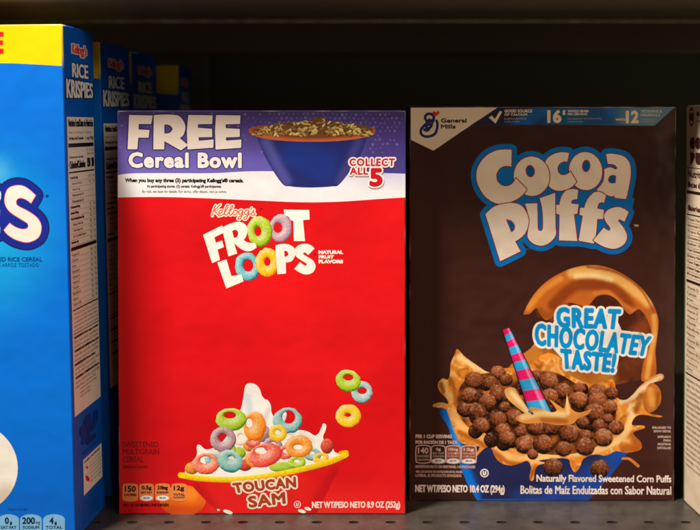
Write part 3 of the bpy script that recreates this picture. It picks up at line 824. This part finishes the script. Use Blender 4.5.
# bowl rim
A.stroke([(180, 477.6), (200, 481), (232, 482.3), (262, 479.6), (300, 472.5), (330, 464.5), (345.4, 457.6)], 2.9, airbrush((252, 210, 0), [([(182, 476), (230, 480.5), (290, 473), (344, 456)], .2, 1.6, (255, 240, 70), .9), ([(185, 481.4), (232, 485), (300, 475.5), (342, 462)], .4, 1.6, (232, 160, 0), .9)]))
A.stroke([(339, 455.6), (346, 454.6), (346.6, 457.4)], 1.2, (246, 196, 0))
for x, y, a, b_ in ((227, 514.3, 5, 1.9), (301, 514, 4.2, 1.7), (307, 511.6, 3.6, 1.7), (217.6, 512.4, 1.5, .9)):
    A.fill([ell(x, y, a, b_, .3, 16)], (250, 236, 220) if x != 313 else (180, 200, 60))
A.end()
A.begin('name_lettering')
for b1, c1 in ((2.5, (250, 226, 206)), (.75, (168, 66, 26))):
    d = b1-.75
    A.text('TOUCAN', [(231-d, 485.6-d), (295+d, 479.4-d), (295.5+d, 490.4+d), (234-d, 496+d)], c1, b1, (), 1.08)
    A.text('SAM', [(246.3-d, 499-d), (284+d, 494.4-d), (285+d, 506.6+d), (248.4-d, 510.6+d)], c1, b1, (), 1.08)
A.end()
A.begin('caption', reset=L1_)
DR = (132, 8, 18)
for t, q in (('SWEETENED', (122, 444.2, 158, 449.6)), ('MULTIGRAIN', (122, 451.4, 158.5, 457)), ('CEREAL', (122, 459, 143, 464.6)), ('CEREAL MULTIGRANO', (122, 468, 147, 470.6))):
    A.text(t, [(q[0], q[1]), (q[2], q[3])], DR, .12)
A.text('NET WT/PESO NETO 8.9 OZ (252g)', [(311, 504.4), (399.6, 513)], (252, 220, 208), .33)
A.stroke([(296.5+3.2*math.cos(a*.5), 507.2+3.2*math.sin(a*.5)) for a in range(13)]+[(299.6, 507.4)], .38, (250, 220, 206)); A.text('U', [(295, 505.4), (298, 509)], (250, 220, 206), .3)
A.end()
A.begin('nutrition_icons', reset=L1_)
IC, IK = (240, 138, 72), (52, 18, 12)
def fico(x0, x1, big, l1, l2, white):
    X = lambda v: v/7+110; Y = lambda v: v/7+455
    A.shape([(X(x0), Y(232)), (X(x0+14), Y(219)), (X((x0+x1)/2), Y(215)), (X(x1-14), Y(219)), (X(x1), Y(232)), (X(x1), Y(322)), (X(x1-14), Y(335)), (X((x0+x1)/2), Y(340)), (X(x0+14), Y(335)), (X(x0), Y(322))], IC)
    m = 14 if len(big) > 2 else 30
    A.text(big, [(X(x0+m), Y(231)), (X(x1-m), Y(266 if white else 274))], IK, .32)
    A.text(l1, [(X(x0+10), Y(270 if white else 285)), (X(x1-10), Y(287 if white else 303))], IK, .16)
    if l2: A.text(l2, [(X(x0+12), Y(306)), (X(x1-12), Y(320))], IK, .1)
    if white:
        A.fill([ell(X((x0+x1)/2), Y(317), (x1-x0)*.44/7, 2.6, 0, 20)], (246, 240, 236))
        A.text(white, [(X((x0+x1)/2-22), Y(311)), (X((x0+x1)/2+22), Y(323))], IK, .1)
fico(86, 192, '150', 'CALORIES', None, None); fico(203, 302, '0.5g', 'SAT FAT', None, '3% DV'); fico(313, 415, '210mg', 'SODIUM', None, '9% DV'); fico(427, 530, '12g', 'TOTAL', 'SUGARS', None)
A.text('PER 1 1/3 CUP SERVING / POR PORCIÓN', [(123, 505), (168, 508.6)], (70, 6, 10), .15)
A.end()

# ================================================================== BROWN COCOA CEREAL BOX
CW, CDp, CH, CYD = .1862, .058, .2768, .698
choc = empty('cereal_box', ((409.6-350)*CYD*1e-3, CYD, 0), 0, 'dark brown cocoa cereal box with blue outlined name and chocolate splash', 'cereal box')
ink2 = ink_material('glossy_printed_carton_board', .25, .34)
cfr, cri, cle = carton(choc, CW, CDp, CH, .0, .0005, .0, lambda x, y, z: worn((58, 30, 26), x, y, z, CW), ink2, 9.0)
cq = [(409.4, 504.2), (675.4, 502.4), (677, 107.4), (409.6, 106.6)]
uvs = [(0, 0), (CW, 0), (CW, CH), (0, CH)]
A = Print(choc, solve8(cq, uvs), cfr, ink2); cpx = solve8(uvs, cq)
A.begin('front_print')
def cpbg(x, y):
    c = mix((56, 30, 23), (72, 30, 25), sm(260, 420, y)*sm(520, 640, x)); c = mix(c, (66, 34, 28), .8*sm(150, 260, y)*(1-sm(430, 520, y)))
    return c
A.fill([edge_rect(CW, CH, cpx)], cpbg, 9)
A.end()
A.begin('header_band')
tl, tr = cpx(.0008, CH-.0008), cpx(CW-.0008, CH-.0008)
A.fill([smooth_path(C([(498, tl[1]), (tr[0]-1, tr[1]), (655, 126.4), (470, 126.2)]))], airbrush((30, 78, 128), [([(480, 118), (520, 118)], 14, 18, (36, 34, 62), .95), ([(544, 108), (520, 126)], 3, 10, (18, 104, 186), .8), ([(562, 112), (575, 124)], 5, 16, (26, 92, 134), .8), ([(622, 108), (612, 110)], 2, 8, (20, 104, 190), .8), ([(655, 112), (640, 122)], 12, 22, (96, 134, 154), .9)]), 3)
A.fill([smooth_path(C([(tl[0], tl[1]), (498, tl[1]), (433.6, 151), (tl[0]+.1, 140)]))], (226, 204, 178), 6)
TN = (232, 206, 178)
A.fill([T([(30,125),(50,110),(72,135),(108,78),(124,85),(78,167)], 485, 100, 7)], TN)
K_ = lambda x, y, x2, y2, o=485: [(x/7+o, y/7+100), (x2/7+o, y2/7+100)]
A.text('GOOD SOURCE', K_(140, 68, 335, 90), TN, .16); A.text('OF CALCIUM', K_(140, 96, 300, 112), TN, .12)
A.text('BUENA FUENTE DE', K_(140, 128, 295, 139), (186, 168, 170)); A.text('CALCIO', K_(140, 149, 245, 159), (186, 168, 170))
A.text('16', K_(440, 72, 540, 165), TN, .85); A.text('g', K_(547, 74, 568, 108), TN, .3)
A.text('WHOLE GRAIN', K_(583, 72, 730, 90), TN, .14); A.text('PER SERVING', K_(583, 95, 720, 110), TN, .1); A.text('DE GRANO ENTERO POR', K_(583, 130, 820, 140), (170, 170, 176)); A.text('PORCIÓN', K_(583, 150, 690, 160), (170, 170, 176))
A.text('12', K_(290, 78, 382, 168, 585), TN, .8); A.text('WITH', K_(218, 133, 285, 150, 585), TN, .12)
A.text('VITAMINS &', K_(395, 74, 545, 94, 585), (196, 186, 170), .1); A.text('MINERALS', K_(395, 100, 530, 120, 585), (196, 186, 170), .1); A.text('VITAMINAS Y', K_(395, 136, 505, 146, 585), (170, 166, 160)); A.text('MINERALES', K_(395, 152, 490, 162, 585), (170, 166, 160))
A.end()
A.begin('maker_logo', reset=7e-5)
G7 = lambda p: T(p, 405, 98, 7)
NV = (34, 44, 92)
for st in ([(196,168),(204,140),(190,116),(160,112),(142,132),(150,158),(178,166),(196,150)], [(172,150),(152,178),(132,198),(113,222),(114,252),(140,270),(180,268),(212,250),(226,215),(228,180),(222,160)], [(190,182),(180,205),(160,215),(150,205),(160,190),(178,184)], [(136,222),(152,230),(168,222)]):
    A.stroke(G7(st), 1.35, NV)
A.shape(G7([(217,130,1),(194,108),(200,93),(217,100,1),(236,92),(242,108)]), (214, 48, 34))
A.text('General', [(441, 118.4), (467, 123)], (64, 44, 52), .3); A.text('Mills', [(441, 124.6), (456, 129)], (64, 44, 52), .3)
A.end()
A.begin('cereal_picture', reset=5e-5); L2_ = A.off+22*A.STEP
V1 = lambda p: T(p, 520, 260, 4.375); V2 = lambda p: T(p, 430, 340, 4.375); V3 = lambda p: T(p, 530, 360, 4.375)
GO, GL, GD, GB = (214, 130, 46), (250, 214, 150), (150, 70, 20), (236, 158, 66)
# blue bowl
A.shape([(446,408),(449,430),(456,452),(463,474),(470,490),(478,503,1),(590,502.5,1),(606,484),(622,464),(634,446,1),(560,430)], airbrush((34, 38, 84), [([(449, 415), (458, 455), (474, 500)], 4, 7, (0, 116, 228), .95), ([(453, 425), (460, 450)], .5, 3, (120, 196, 250), .7), ([(632, 448), (604, 476), (560, 500)], 3, 22, (24, 78, 178), .9), ([(520, 500), (600, 498)], 2, 12, (30, 62, 150), .7)]), grid=3.5)
# back wall of the splash and dark inside of the wave
A.shape(V1([(75,215),(150,150),(300,90),(450,110),(560,220),(590,330),(570,440),(540,525),(300,560),(0,545),(-60,500),(0,430),(60,380),(90,300)]), airbrush(ridged((88, 40, 22), (104, 48, 26), (150, 84, 34), (60, 26, 16), .07, 9), [
  (V1([(60, 400), (40, 480), (200, 500), (330, 520)]), 12, 16, (198, 120, 40), 1), (V1([(240, 420), (300, 470)]), 8, 12, (168, 92, 30), .9), (V1([(100, 380), (160, 480)]), 1, 4, (150, 82, 26), .7),
  (V1([(430, 270), (540, 300)]), 4, 9, (140, 66, 30), .9), (V1([(350, 190), (420, 230), (380, 330), (480, 250)]), 5, 10, (70, 30, 20), .9), (V1([(30, 500), (0, 420), (60, 370)]), .5, 3, (240, 190, 110), .8), (V1([(480, 470), (540, 380)]), 5, 10, (104, 48, 24), .8)]), grid=3)
A.shape(V1([(18,242,1),(60,160),(130,90),(230,40),(330,26),(420,48),(510,103),(572,175),(606,250),(608,310),(597,400),(600,500),(570,530),(535,530),(545,450),(570,380),(580,330),(560,262),(530,222),(510,225),(485,242),(460,222),(430,180),(390,157),(340,163),(300,205),(260,200),(215,192),(170,232),(120,268),(90,240),(75,215),(45,240)]),
  airbrush((196, 102, 34), [(V1([(230, 60), (330, 55), (430, 90), (520, 150), (565, 190)]), 2.2, 6, (238, 182, 98), .95), (V1([(250, 75), (330, 72), (400, 92)]), 1, 4, (252, 216, 150), .9),
   (V1([(40, 215), (100, 140), (180, 85)]), 1, 4, (232, 150, 56), .8), (V1([(150, 200), (240, 120), (340, 115), (420, 135), (480, 200)]), 2.5, 6, (138, 58, 20), .85), (V1([(90, 225), (130, 250), (200, 200)]), 1, 4, (160, 76, 22), .7),
   (V1([(590, 250), (592, 330), (575, 420), (560, 520)]), 1, 3, (238, 176, 84), .9), (V1([(330, 150), (390, 145), (450, 195), (500, 225)]), .6, 3, (216, 128, 56), .8), (V1([(300, 34), (420, 56), (520, 118), (590, 230)]), .3, 1.8, (150, 70, 24), .8)]), grid=1.8)
# splash body with its crown
body = V3([(160,62),(270,112),(335,95),(372,95),(385,168),(420,180),(450,160),(485,120),(520,88),(570,64),(590,74),(580,94),(535,108),(505,150),(500,190),(520,235),(582,250),(560,256),(500,244),(465,255),(450,290),(500,292),(504,304),(455,325),(490,365),(488,398),(430,412),(380,405),(340,425),(290,420),(240,438),(222,478),(200,500),(182,470),(170,440),(100,440),(40,450)])
body += T([(640,285),(590,292),(572,320),(568,355),(556,364),(548,345),(556,305),(540,275),(510,285),(470,296),(430,288),(400,262),(378,218),(350,222),(318,255),(306,258),(330,216),(300,210),(250,198),(225,160),(205,110),(190,70),(180,48),(130,40),(128,28),(160,22),(190,28)], 405, 400, 4.375)
body += V2([(75,265),(45,235),(36,200),(58,176),(80,182),(90,150),(92,110),(110,70),(122,46),(150,75),(200,112),(265,150),(330,130),(420,120),(520,60),(600,110)])
fbody = airbrush(ridged((218, 126, 38), (244, 156, 56), (255, 220, 150), (150, 70, 16)), [
  (V2([(130, 80), (200, 125), (270, 158)]), .8, 3.5, (250, 214, 150), .95), (V2([(60, 190), (75, 240), (110, 270)]), 1.2, 4, (232, 186, 110), .9),
  (V2([(50, 200), (60, 235)]), .8, 2.5, (120, 62, 20), .8), (V2([(95, 180), (110, 230), (120, 300), (150, 360)]), .8, 3, (164, 86, 24), .8),
  (T([(215, 60), (240, 120), (330, 175), (400, 220), (470, 258), (560, 270), (650, 262)], 405, 400, 4.375), 1.8, 5, (250, 190, 110), .95),
  (T([(240, 150), (330, 195), (400, 240), (460, 285), (540, 285)], 405, 400, 4.375), .8, 3, (178, 88, 20), .8),
  (V3([(0, 430), (120, 420), (240, 410), (340, 385), (420, 330), (445, 260)]), 1.6, 4.5, (252, 204, 132), .95),
  (V3([(400, 190), (450, 170), (500, 125), (575, 78)]), .9, 3, (244, 216, 170), .95), (V3([(455, 200), (440, 225), (460, 250)]), .7, 2.5, (250, 226, 180), .8),
  (V3([(470, 230), (490, 160)]), 1, 3, (150, 78, 26), .7), (V3([(465, 340), (470, 385), (420, 395)]), 2, 6, (184, 92, 26), .9), (V3([(190, 450), (200, 480)]), .5, 3, (190, 98, 30), .7)])
A.shape(body, fbody, grid=2.0, n=3)
A.shape(V3([(500, 180), (520, 115), (548, 108), (575, 140), (576, 190), (550, 225), (520, 232)]), airbrush((200, 112, 36), [(V3([(530, 140), (540, 200)]), 1, 5, (240, 170, 80), .9), (V3([(565, 150), (560, 205)]), .5, 2, (160, 78, 20), .7)]), grid=2)
A.stroke(V3([(410, 438), (440, 440), (478, 470)]), [1.2, 1.6], (222, 130, 60)); A.stroke(V2([(20, 296), (50, 288), (95, 300)]), [1.6, 1.2], (204, 150, 84))
# pool behind the puffs
A.shape(V2([(125,320),(120,250),(160,180),(260,150),(340,160),(480,140),(560,150),(650,200),(720,230),(790,250),(820,330),(800,400),(740,470),(600,510),(450,500),(330,470),(250,420),(170,390)]), airbrush(lambda x, y: mix((60, 26, 12), (196, 112, 38), .45+nz(x, y, .12, 8)*1.3), [(V2([(140, 300), (200, 380), (330, 460), (460, 498)]), 1, 5, (206, 122, 46), .8)]), grid=2.4)
for cx, cy in ((105/4.375+530, 478/4.375+360), (310/4.375+530, 484/4.375+360)): A.ball(cx, cy, 9.6, 9.4, (120, 62, 34), cx, (.1, -.6), .62)
b2 = [(195,185,42),(300,150,33),(335,180,30),(270,195,32),(290,225,26),(175,250,38),(295,245,33),(355,250,40),(253,278,38),(330,300,26),(150,312,32),(370,345,40),(208,322,42),(300,355,38),(225,382,38),(395,410,26),(320,405,34),(340,438,36),(420,465,44)]
b3 = [(30,75,28),(85,100,42),(145,140,38),(90,165,38),(220,130,28),(300,150,44),(360,150,30),(215,180,40),(300,185,42),(350,210,35),(285,235,45),(235,280,30),(310,295,35),(380,300,35),(345,262,24),(25,300,40),(100,300,40),(175,330,45),(250,340,30),(325,345,42),(60,375,45),(150,395,36),(245,385,42),(-30,385,30),(15,420,24)]
balls = [(x/4.375+430, y/4.375+340, r/4.375) for x, y, r in b2]+[(x/4.375+530, y/4.375+360, r/4.375) for x, y, r in b3]
rr = random.Random(11)
extra = []
for i in range(46):
    x, y = rr.uniform(462, 615), rr.uniform(385, 445)
    if ((x-540)/82)**2+((y-412)/38)**2 < 1: extra.append((x, y, rr.uniform(5.5, 8)))
for i, (x, y, r) in enumerate(extra): A.ball(x, y, r, r, (64, 26, 12), i*1.7+50, (-.25, -.5), .5)
for i, (x, y, r) in enumerate(balls):
    k = rr.uniform(0, 1); A.ball(x, y, r*1.0, r*.93, mix((128, 64, 32), (164, 88, 48), k), i*2.3, (.12+rr.uniform(-.2, .2), -.62), .62)
A.shape(V2([(330, 225), (365, 215), (400, 260), (440, 320), (450, 345), (415, 325), (370, 290), (340, 260)]), airbrush((232, 170, 92), [(V2([(360, 235), (430, 320)]), .5, 3, (252, 222, 168), .9)]), grid=1.8)
# striped party horn standing in the bowl
L0, R0, L1, R1 = (503.2, 331), (510.2, 329), (530.4, 414), (552.4, 414.6)
sp = [0, .075, .145, .225, .31, .40, .50, .615, .74, .87, 1.0]
A.fill([[(L0[0]-1.0, L0[1]), (R0[0]+1.0, R0[1]), (R1[0]+1.1, R1[1]), (L1[0]-1.1, L1[1])]], (40, 16, 20))
for i in range(10):
    f0, f1 = sp[i], sp[i+1]; t = .03
    def lp(P_, Q_, f): return (P_[0]+(Q_[0]-P_[0])*f, P_[1]+(Q_[1]-P_[1])*f)
    a, b_, c, d = lp(L0, L1, max(0, f0)), lp(R0, R1, max(0, f0-t) if i else 0), lp(R0, R1, f1-t if i < 9 else 1), lp(L0, L1, f1)
    base = (44, 168, 226) if i % 2 else (232, 24, 106)
    N = 8; v, cl, f = [], [], []
    for j in range(N+1):
        tt = j/N; v += [lp(a, b_, tt), lp(d, c, tt)]
        k = 1-abs(tt-.55)*1.1; cc = mix(tuple(q*.55 for q in base), base, k*1.5); cc = mix(cc, (255, 240, 250), .55*(1-sm(0, .18, abs(tt-.78)))); cl += [cc, cc]
    for j in range(N): f.append((2*j, 2*j+2, 2*j+3, 2*j+1))
    A.geo_c(v, f, cl)
A.shape(V3([(-60,262),(-20,240),(20,245),(0,215),(60,222),(95,235),(120,225),(90,180),(130,205),(155,215),(165,148,1),(182,214),(215,235),(250,228),(275,220),(255,245),(215,262),(190,285),(130,292),(60,282),(-20,285)]), airbrush((222, 146, 64), [(V3([(-30, 258), (60, 240), (150, 245)]), 1, 4, (252, 216, 150), .9), (V3([(165, 170), (170, 240)]), .5, 2.5, (250, 214, 150), .9), (V3([(60, 270), (160, 275)]), 1, 3, (176, 96, 30), .8)]), grid=1.8)
A.end()
A.begin('logo', reset=5e-5)
VA = lambda p: T(p, 470, 140, 7); VB = lambda p: T(p, 550, 140, 7); VC = lambda p: T(p, 470, 190, 7); VD = lambda p: T(p, 550, 190, 7)
L_a = [smooth_path(VB([(398,105,1),(450,102),(520,120),(560,165),(570,240),(557,330),(537,418,1),(460,410,1),(452,392,1),(438,400,1),(400,388),(330,355,1),(375,300),(385,250),(385,210,1),(425,196),(462,212,1),(476,202,1),(455,178),(410,172,1)])), smooth_path(VB([(412,282),(424,258),(452,250,1),(466,256,1),(464,302,1),(440,308),(420,300)]))]
L_o2 = [smooth_path(VB(ell(254, 222, 116, 133, -.12, 20))), smooth_path(VB(ell(258, 186, 28, 42, .08, 16)))]
L_c = [smooth_path(VB([(138,95,1),(125,158,1),(100,155),(70,172),(57,205),(70,240),(105,250),(130,240),(148,225,1),(190,297,1),(150,337),(90,358),(40,355),(0,330),(-25,280),(-30,220),(-25,150),(20,108),(80,90)]))]
L_o1 = [smooth_path(VA(ell(436, 258, 125, 138, -.1, 20))), smooth_path(VA(ell(426, 222, 31, 42, -.15, 16)))]
L_C = [smooth_path(VA([(295,72,1),(293,190,1),(255,185),(215,200),(190,240),(192,285),(220,318),(260,328),(300,310),(325,272,1),(402,350,1),(370,390),(320,425),(250,450),(180,445),(110,400),(65,330),(48,260),(60,190),(110,120),(180,80),(240,70)]))]
L_u = [smooth_path(VC([(390,100,1),(475,98,1),(478,230),(480,280),(497,292),(515,270),(512,150),(492,62,1),(600,25,1),(603,250),(605,320),(560,375),(500,395),(440,375),(408,330),(416,250),(412,180)]))]
L_p = [smooth_path(VC([(112,175,1),(175,120),(250,100),(320,97),(375,125),(410,190),(412,250),(385,315),(320,365,1),(358,435,1),(215,505,1)])), smooth_path(VC([(258,212,1),(295,222),(318,255),(312,285),(293,300,1)]))]
L_f1 = [smooth_path(VD([(202,5,1),(194,70,1),(160,75),(155,100,1),(205,105,1),(196,170,1),(172,175,1),(196,362,1),(68,358,1),(72,178,1),(35,165,1),(42,110,1),(72,108,1),(82,60),(110,15),(155,-2)]))]
L_f2 = [smooth_path(VD([(397,45,1),(382,95,1),(350,95),(335,135,1),(382,145,1),(376,208,1),(335,208,1),(328,300),(312,380,1),(205,360,1),(235,185,1),(212,180,1),(215,130,1),(245,130,1),(268,70),(310,25),(355,18)]))]
L_s = [smooth_path(VD([(555,160,1),(525,228,1),(495,212),(482,222),(520,270),(544,330),(522,385),(462,416),(390,405),(308,358,1),(382,268,1),(415,290),(427,272),(395,225),(385,180),(420,140),(490,125)]))]
LET = [L_a, L_o2, L_c, L_o1, L_C, L_u, L_p, L_f1, L_f2, L_s]
BLU2 = (0, 116, 200)
for i, g in enumerate(LET):
    v, f = dilate(g[:1], 5.6, 12); A.geo(v, f, BLU2, i*1.2e-6)
A.up(4)
A.fill([ell(507, 176, 10.5, 11, 0, 24)], BLU2)
A.fill([[(520, 160), (600, 165), (635, 200), (625, 245), (560, 245), (500, 255), (500, 180)]], BLU2)
for g in (L_a, L_o2, L_c, L_o1, L_C, L_f1, L_f2, L_u, L_p, L_s):
    v, f = dilate(g[:1], .95, 8); A.geo(v, f, (112, 22, 48)); A.up()
    v, f = dilate(g[:1], .35, 8); A.geo(v, f, (176, 40, 60)); A.up()
    A.fill(g, (244, 226, 206))
    for h in g[1:]:
        A.halo([h], .25, (176, 40, 60)); A.fill([[(sum(p[0] for p in h)/len(h)+(x-sum(p[0] for p in h)/len(h))*.86, sum(p[1] for p in h)/len(h)+(y-sum(p[1] for p in h)/len(h))*.88) for x, y in h]], (0, 96, 168))
A.text('TM', [(634.5, 225.4), (639, 227.6)], (214, 190, 160), .15)
A.end()
A.begin('slogan_lettering', reset=L2_)
def V1q(*p): return [(x/4.375+520, y/4.375+260) for x, y in p]
SQ = [('GREAT', V1q((158, 208), (448, 218), (436, 310), (164, 302)), 1.35), ('CHOCOLATEY', V1q((66, 278), (582, 338), (560, 428), (68, 380)), 1.2), ('TASTE!', V1q((178, 390), (430, 414), (416, 500), (186, 482)), 1.3)]
def grow(q, d):
    cx = sum(p[0] for p in q)/4; cy = sum(p[1] for p in q)/4
    return [(p[0]+(d if p[0] > cx else -d), p[1]+(d if p[1] > cy else -d)) for p in q]
for t, q, b_ in SQ: A.text(t, grow(q, 2.3), (240, 232, 220), b_+2.3, (), 1.14)
A.fill([V1q((170, 240), (420, 250), (480, 380), (400, 460), (200, 450), (110, 350))], (240, 232, 220))
for t, q, b_ in SQ: A.text(t, q, (0, 146, 214), b_, (), 1.14)
A.end()
A.begin('nutrition_icons', reset=L2_)
CI = (222, 190, 178)
X = lambda v: v/7+405; Y = lambda v: v/7+425
A.text('PER 1 CUP SERVING', [(X(75), Y(83)), (X(332), Y(110))], CI, .3); A.text('POR RACIÓN DE 1 TAZA', [(X(75), Y(120)), (X(370), Y(150))], CI, .3)
for x0, x1, big, l1, l2, wh in ((78, 180, '140', 'CALORIES', 'CALORÍAS', None), (187, 285, '0g', 'SAT FAT', 'GRASA', '2% DV'), (292, 390, '135mg', 'SODIUM', 'SODIO', '6% DV'), (400, 503, '12g', 'TOTAL SUGARS', 'AZÚCARES', '18% DV')):
    o_ = smooth_path([(X(x0), Y(180)), (X(x0+12), Y(164)), (X((x0+x1)/2), Y(159)), (X(x1-12), Y(164)), (X(x1), Y(180)), (X(x1), Y(268)), (X(x1-12), Y(282)), (X((x0+x1)/2), Y(287)), (X(x0+12), Y(282)), (X(x0), Y(268))])
    cx = (x0+x1)/2
    v, f = dilate([o_], .35, 8); A.geo(v, f, CI); A.up()
    A.fill([[(X(cx)+(px-X(cx))*.93, Y(223)+(py-Y(223))*.94) for px, py in o_]], (66, 34, 32) if x0 < 290 else (150, 74, 44))
    m = 14 if len(big) > 2 else 32
    A.text(big, [(X(x0+m), Y(176)), (X(x1-m), Y(218 if not wh else 202))], CI, .2)
    A.text(l1, [(X(x0+9), Y(228 if not wh else 208)), (X(x1-9), Y(244 if not wh else 222))], CI, .03); A.text(l2, [(X(x0+9), Y(252 if not wh else 228)), (X(x1-9), Y(268 if not wh else 242))], CI, .03)
    if wh:
        A.fill([ell(X(cx), Y(268), (x1-x0)*.46/7, 2.5, 0, 20)], (240, 228, 222)); A.text(wh, [(X(cx-24), Y(262)), (X(cx+24), Y(275))], (60, 34, 34), .1)
for t, a in (('NUTRITION FACTS ON SIDE PANEL / AS PACKAGED', (75, 300, 497, 320)), ('VER LOS DATOS DE NUTRICIÓN EN EL PANEL', (75, 334, 408, 354)), ('LATERAL. EL PRODUCTO ENVASADO', (75, 362, 400, 383))):
    A.text(t, [(X(a[0]), Y(a[1])), (X(a[2]), Y(a[3]))], (200, 160, 150), .15)
A.end()
A.begin('caption', reset=L2_)
WT = (244, 226, 214)
A.text('NET WT/PESO NETO 10.4 OZ (294g)', [(415.4, 487.6), (505.6, 497.4)], WT, .36)
A.text('Naturally Flavored Sweetened Corn Puffs', [(537.4, 476.6), (672.4, 486)], WT, .26)
A.text('Bolitas de Maíz Endulzadas con Sabor Natural', [(521.4, 487.6), (672.4, 496.2)], WT, .24)
cs_ = []
A.fill([ell(485.2, 475.4, 4.3, 4.3, 0, 24)], WT); A.fill([ell(485.2, 475.4, 3.2, 3.2, 0, 24)], (34, 38, 84)); A.text('U', [(483.4, 473.4), (487, 477.6)], WT, .45)
for t, a in (('ENLARGED TO', (653.4, 427.6, 672, 430)), ('SHOW DETAIL', (654.6, 431.2, 672, 433.6)), ('AMPLIADO', (658.4, 436.8, 672, 439.2)), ('PARA', (664.4, 440.4, 672, 442.8)), ('MOSTRAR', (658.8, 444.2, 672, 446.6)), ('DETALLES', (658.4, 448, 672, 450.4))):
    A.text(t, [(a[0], a[1]), (a[2], a[3])], (212, 180, 166), .12)
A.end()

# ================================================================== BOX AT THE RIGHT, SIDE PANEL TOWARDS US
GW, GD, GH, GA = .19, .060, .2775, math.radians(4.0)
# its rear left edge stands at pixel column 684.5, 0.70 m away
rear = Vector(((684.8-350)*.70e-3, .70, 0)); ddir = Vector((-math.sin(GA), math.cos(GA), 0))
gloc = rear - ddir*GD
ink3 = ink_material('pale_printed_carton_board', .33, .2)
side_box = empty('cereal_box', gloc, GA, 'box with a cream nutrition panel cut off by the right edge', 'cereal box')
gfr, gri, gle = carton(side_box, GW, GD, GH, 0, .0005, .0, lambda x, y, z: (216, 204, 178) if x < .0012 and y < GD-.0012 else (74, 96, 34), ink3, 14.0)
def g2w(p):
    c, s = math.cos(GA), math.sin(GA); return (gloc.x+p[0]*c-p[1]*s, gloc.y+p[0]*s+p[1]*c, p[2])
uvg = [(0, 0), (GD, 0), (GD, GH), (0, GH)]
G = Print(side_box, lambda x, y: (x, y), gle, ink3)      # drawn in metres: first value depth from the front edge, second height
def gq(q0, q1, y0, y1):
    """q share from rear (0) to front (1); y photo rows down the rear edge"""
    z = lambda y: GH*(1-(y-107)/(503-107)); a, b_ = GD*(1-q0), GD*(1-q1)
    return [(a, z(y0)), (b_, z(y0)), (b_, z(y1)), (a, z(y1))]
G.begin('side_panel_print')
G.fill([gq(.05, .985, 108.5, 501.5)], (206, 184, 156))
def gt(t, q0, q1, y0, y1, c=(70, 44, 34), b=0): G.text(t, gq(q0, q1, y0, y1), c, b*7e-4, (), 1.0)
DB = (74, 40, 34)
gc = gq(.2, .3, 110, 128)
G.fill([ell(GD*(1-.19), GH*(1-(118.5-107)/396), .0042, .0066, 0, 24)], (92, 26, 36)); G.fill([ell(GD*(1-.19), GH*(1-(118.5-107)/396), .0028, .0048, 0, 24)], (214, 190, 168))
gt('G', .13, .25, 114, 123, (92, 26, 36), .5)
gt('General Mills', .32, .95, 113, 118, DB, .2); gt('Big G Cereals', .32, .85, 121, 124, DB)
gt('COCOA', .14, .92, 138, 150, DB, .5); gt('PUFFS', .16, .90, 153, 165, DB, .5)
G.fill([gq(.07, .96, 168, 168.8)], DB); gt('Nutrition Facts', .10, .92, 171, 178, DB, .4); gt('Datos de Nutrición', .10, .92, 182, 188, DB, .3)
G.fill([gq(.08, .96, 191, 194)], (40, 26, 22))
gt('Calories', .10, .45, 205, 211, DB, .4); gt('140', .62, .74, 199, 208, DB, .4); gt('200', .80, .94, 199, 208, DB, .4)
G.fill([gq(.08, .96, 214, 215.2)], (40, 26, 22))
y = 218.0; i = 0
nut = ['Total Fat 1.5g', 'Saturated Fat 0g', 'Trans Fat 0g', 'Cholesterol 0mg', 'Sodium 135mg', 'Total Carbohydrate', 'Dietary Fiber 2g', 'Total Sugars 12g', 'Added Sugars 12g', 'Protein 2g']
for t in nut:
    gt(t, .10, .60, y, y+3, DB, .1); gt('%d%%' % ((i*4) % 15), .68, .74, y, y+3, DB); gt('%d%%' % ((i*7) % 15), .85, .92, y, y+3, DB)
    G.fill([gq(.10, .95, y+4.4, y+4.65)], (120, 96, 80)); y += 6.0; i += 1
G.fill([gq(.08, .96, 279, 281.4)], (40, 26, 22)); y = 285.0
vit = ['Vitamin D', 'Calcium', 'Iron', 'Potassium', 'Vitamin A', 'Vitamin C', 'Thiamin', 'Riboflavin', 'Niacin', 'Vitamin B6', 'Folate', 'Vitamin B12', 'Phosphorus', 'Magnesium', 'Zinc']
for t in vit:
    gt(t, .10, .16+.028*len(t), y, y+3, (110, 78, 60)); gt('10%', .66, .74, y, y+2.8, (110, 78, 60)); gt('20%', .84, .92, y, y+2.8, (110, 78, 60))
    G.fill([gq(.10, .95, y+4.2, y+4.4)], (150, 124, 100)); y += 5.7
G.fill([gq(.08, .96, y+1, y+2)], (60, 40, 32)); y += 6
lines = ['Ingredients: Whole Grain Corn,', 'Sugar, Corn Syrup, Cornmeal, Canola', 'Oil, Cocoa Processed with Alkali, Salt,', 'Fructose, Refiner\'s Syrup, Natural Flavor.', 'Vitamins and Minerals: Calcium', 'Carbonate, Tricalcium Phosphate, Iron and', 'Zinc, Vitamin C, a B Vitamin, Vitamin A', 'Palmitate, Vitamin B1, Folic Acid.', 'Ingredientes: Maíz de Grano Entero,', 'Azúcar, Jarabe de Maíz, Harina de Maíz,', 'Aceite de Canola, Cacao, Sal, Fructosa,', 'Sabor Natural. Vitaminas y Minerales:', 'Carbonato de Calcio, Fosfato, Hierro,', 'Zinc, Vitamina C, Vitamina A, Ácido Fólico.', 'Distributed in Minneapolis, MN', 'Exchange: 1 1/2 starch, 1/2 fat', 'Store in a cool dry place']
for t in lines:
    gt(t, .10, .92 if len(t) > 31 else .78, y, y+3, (96, 66, 50), .05); y += 5.3
G.end()
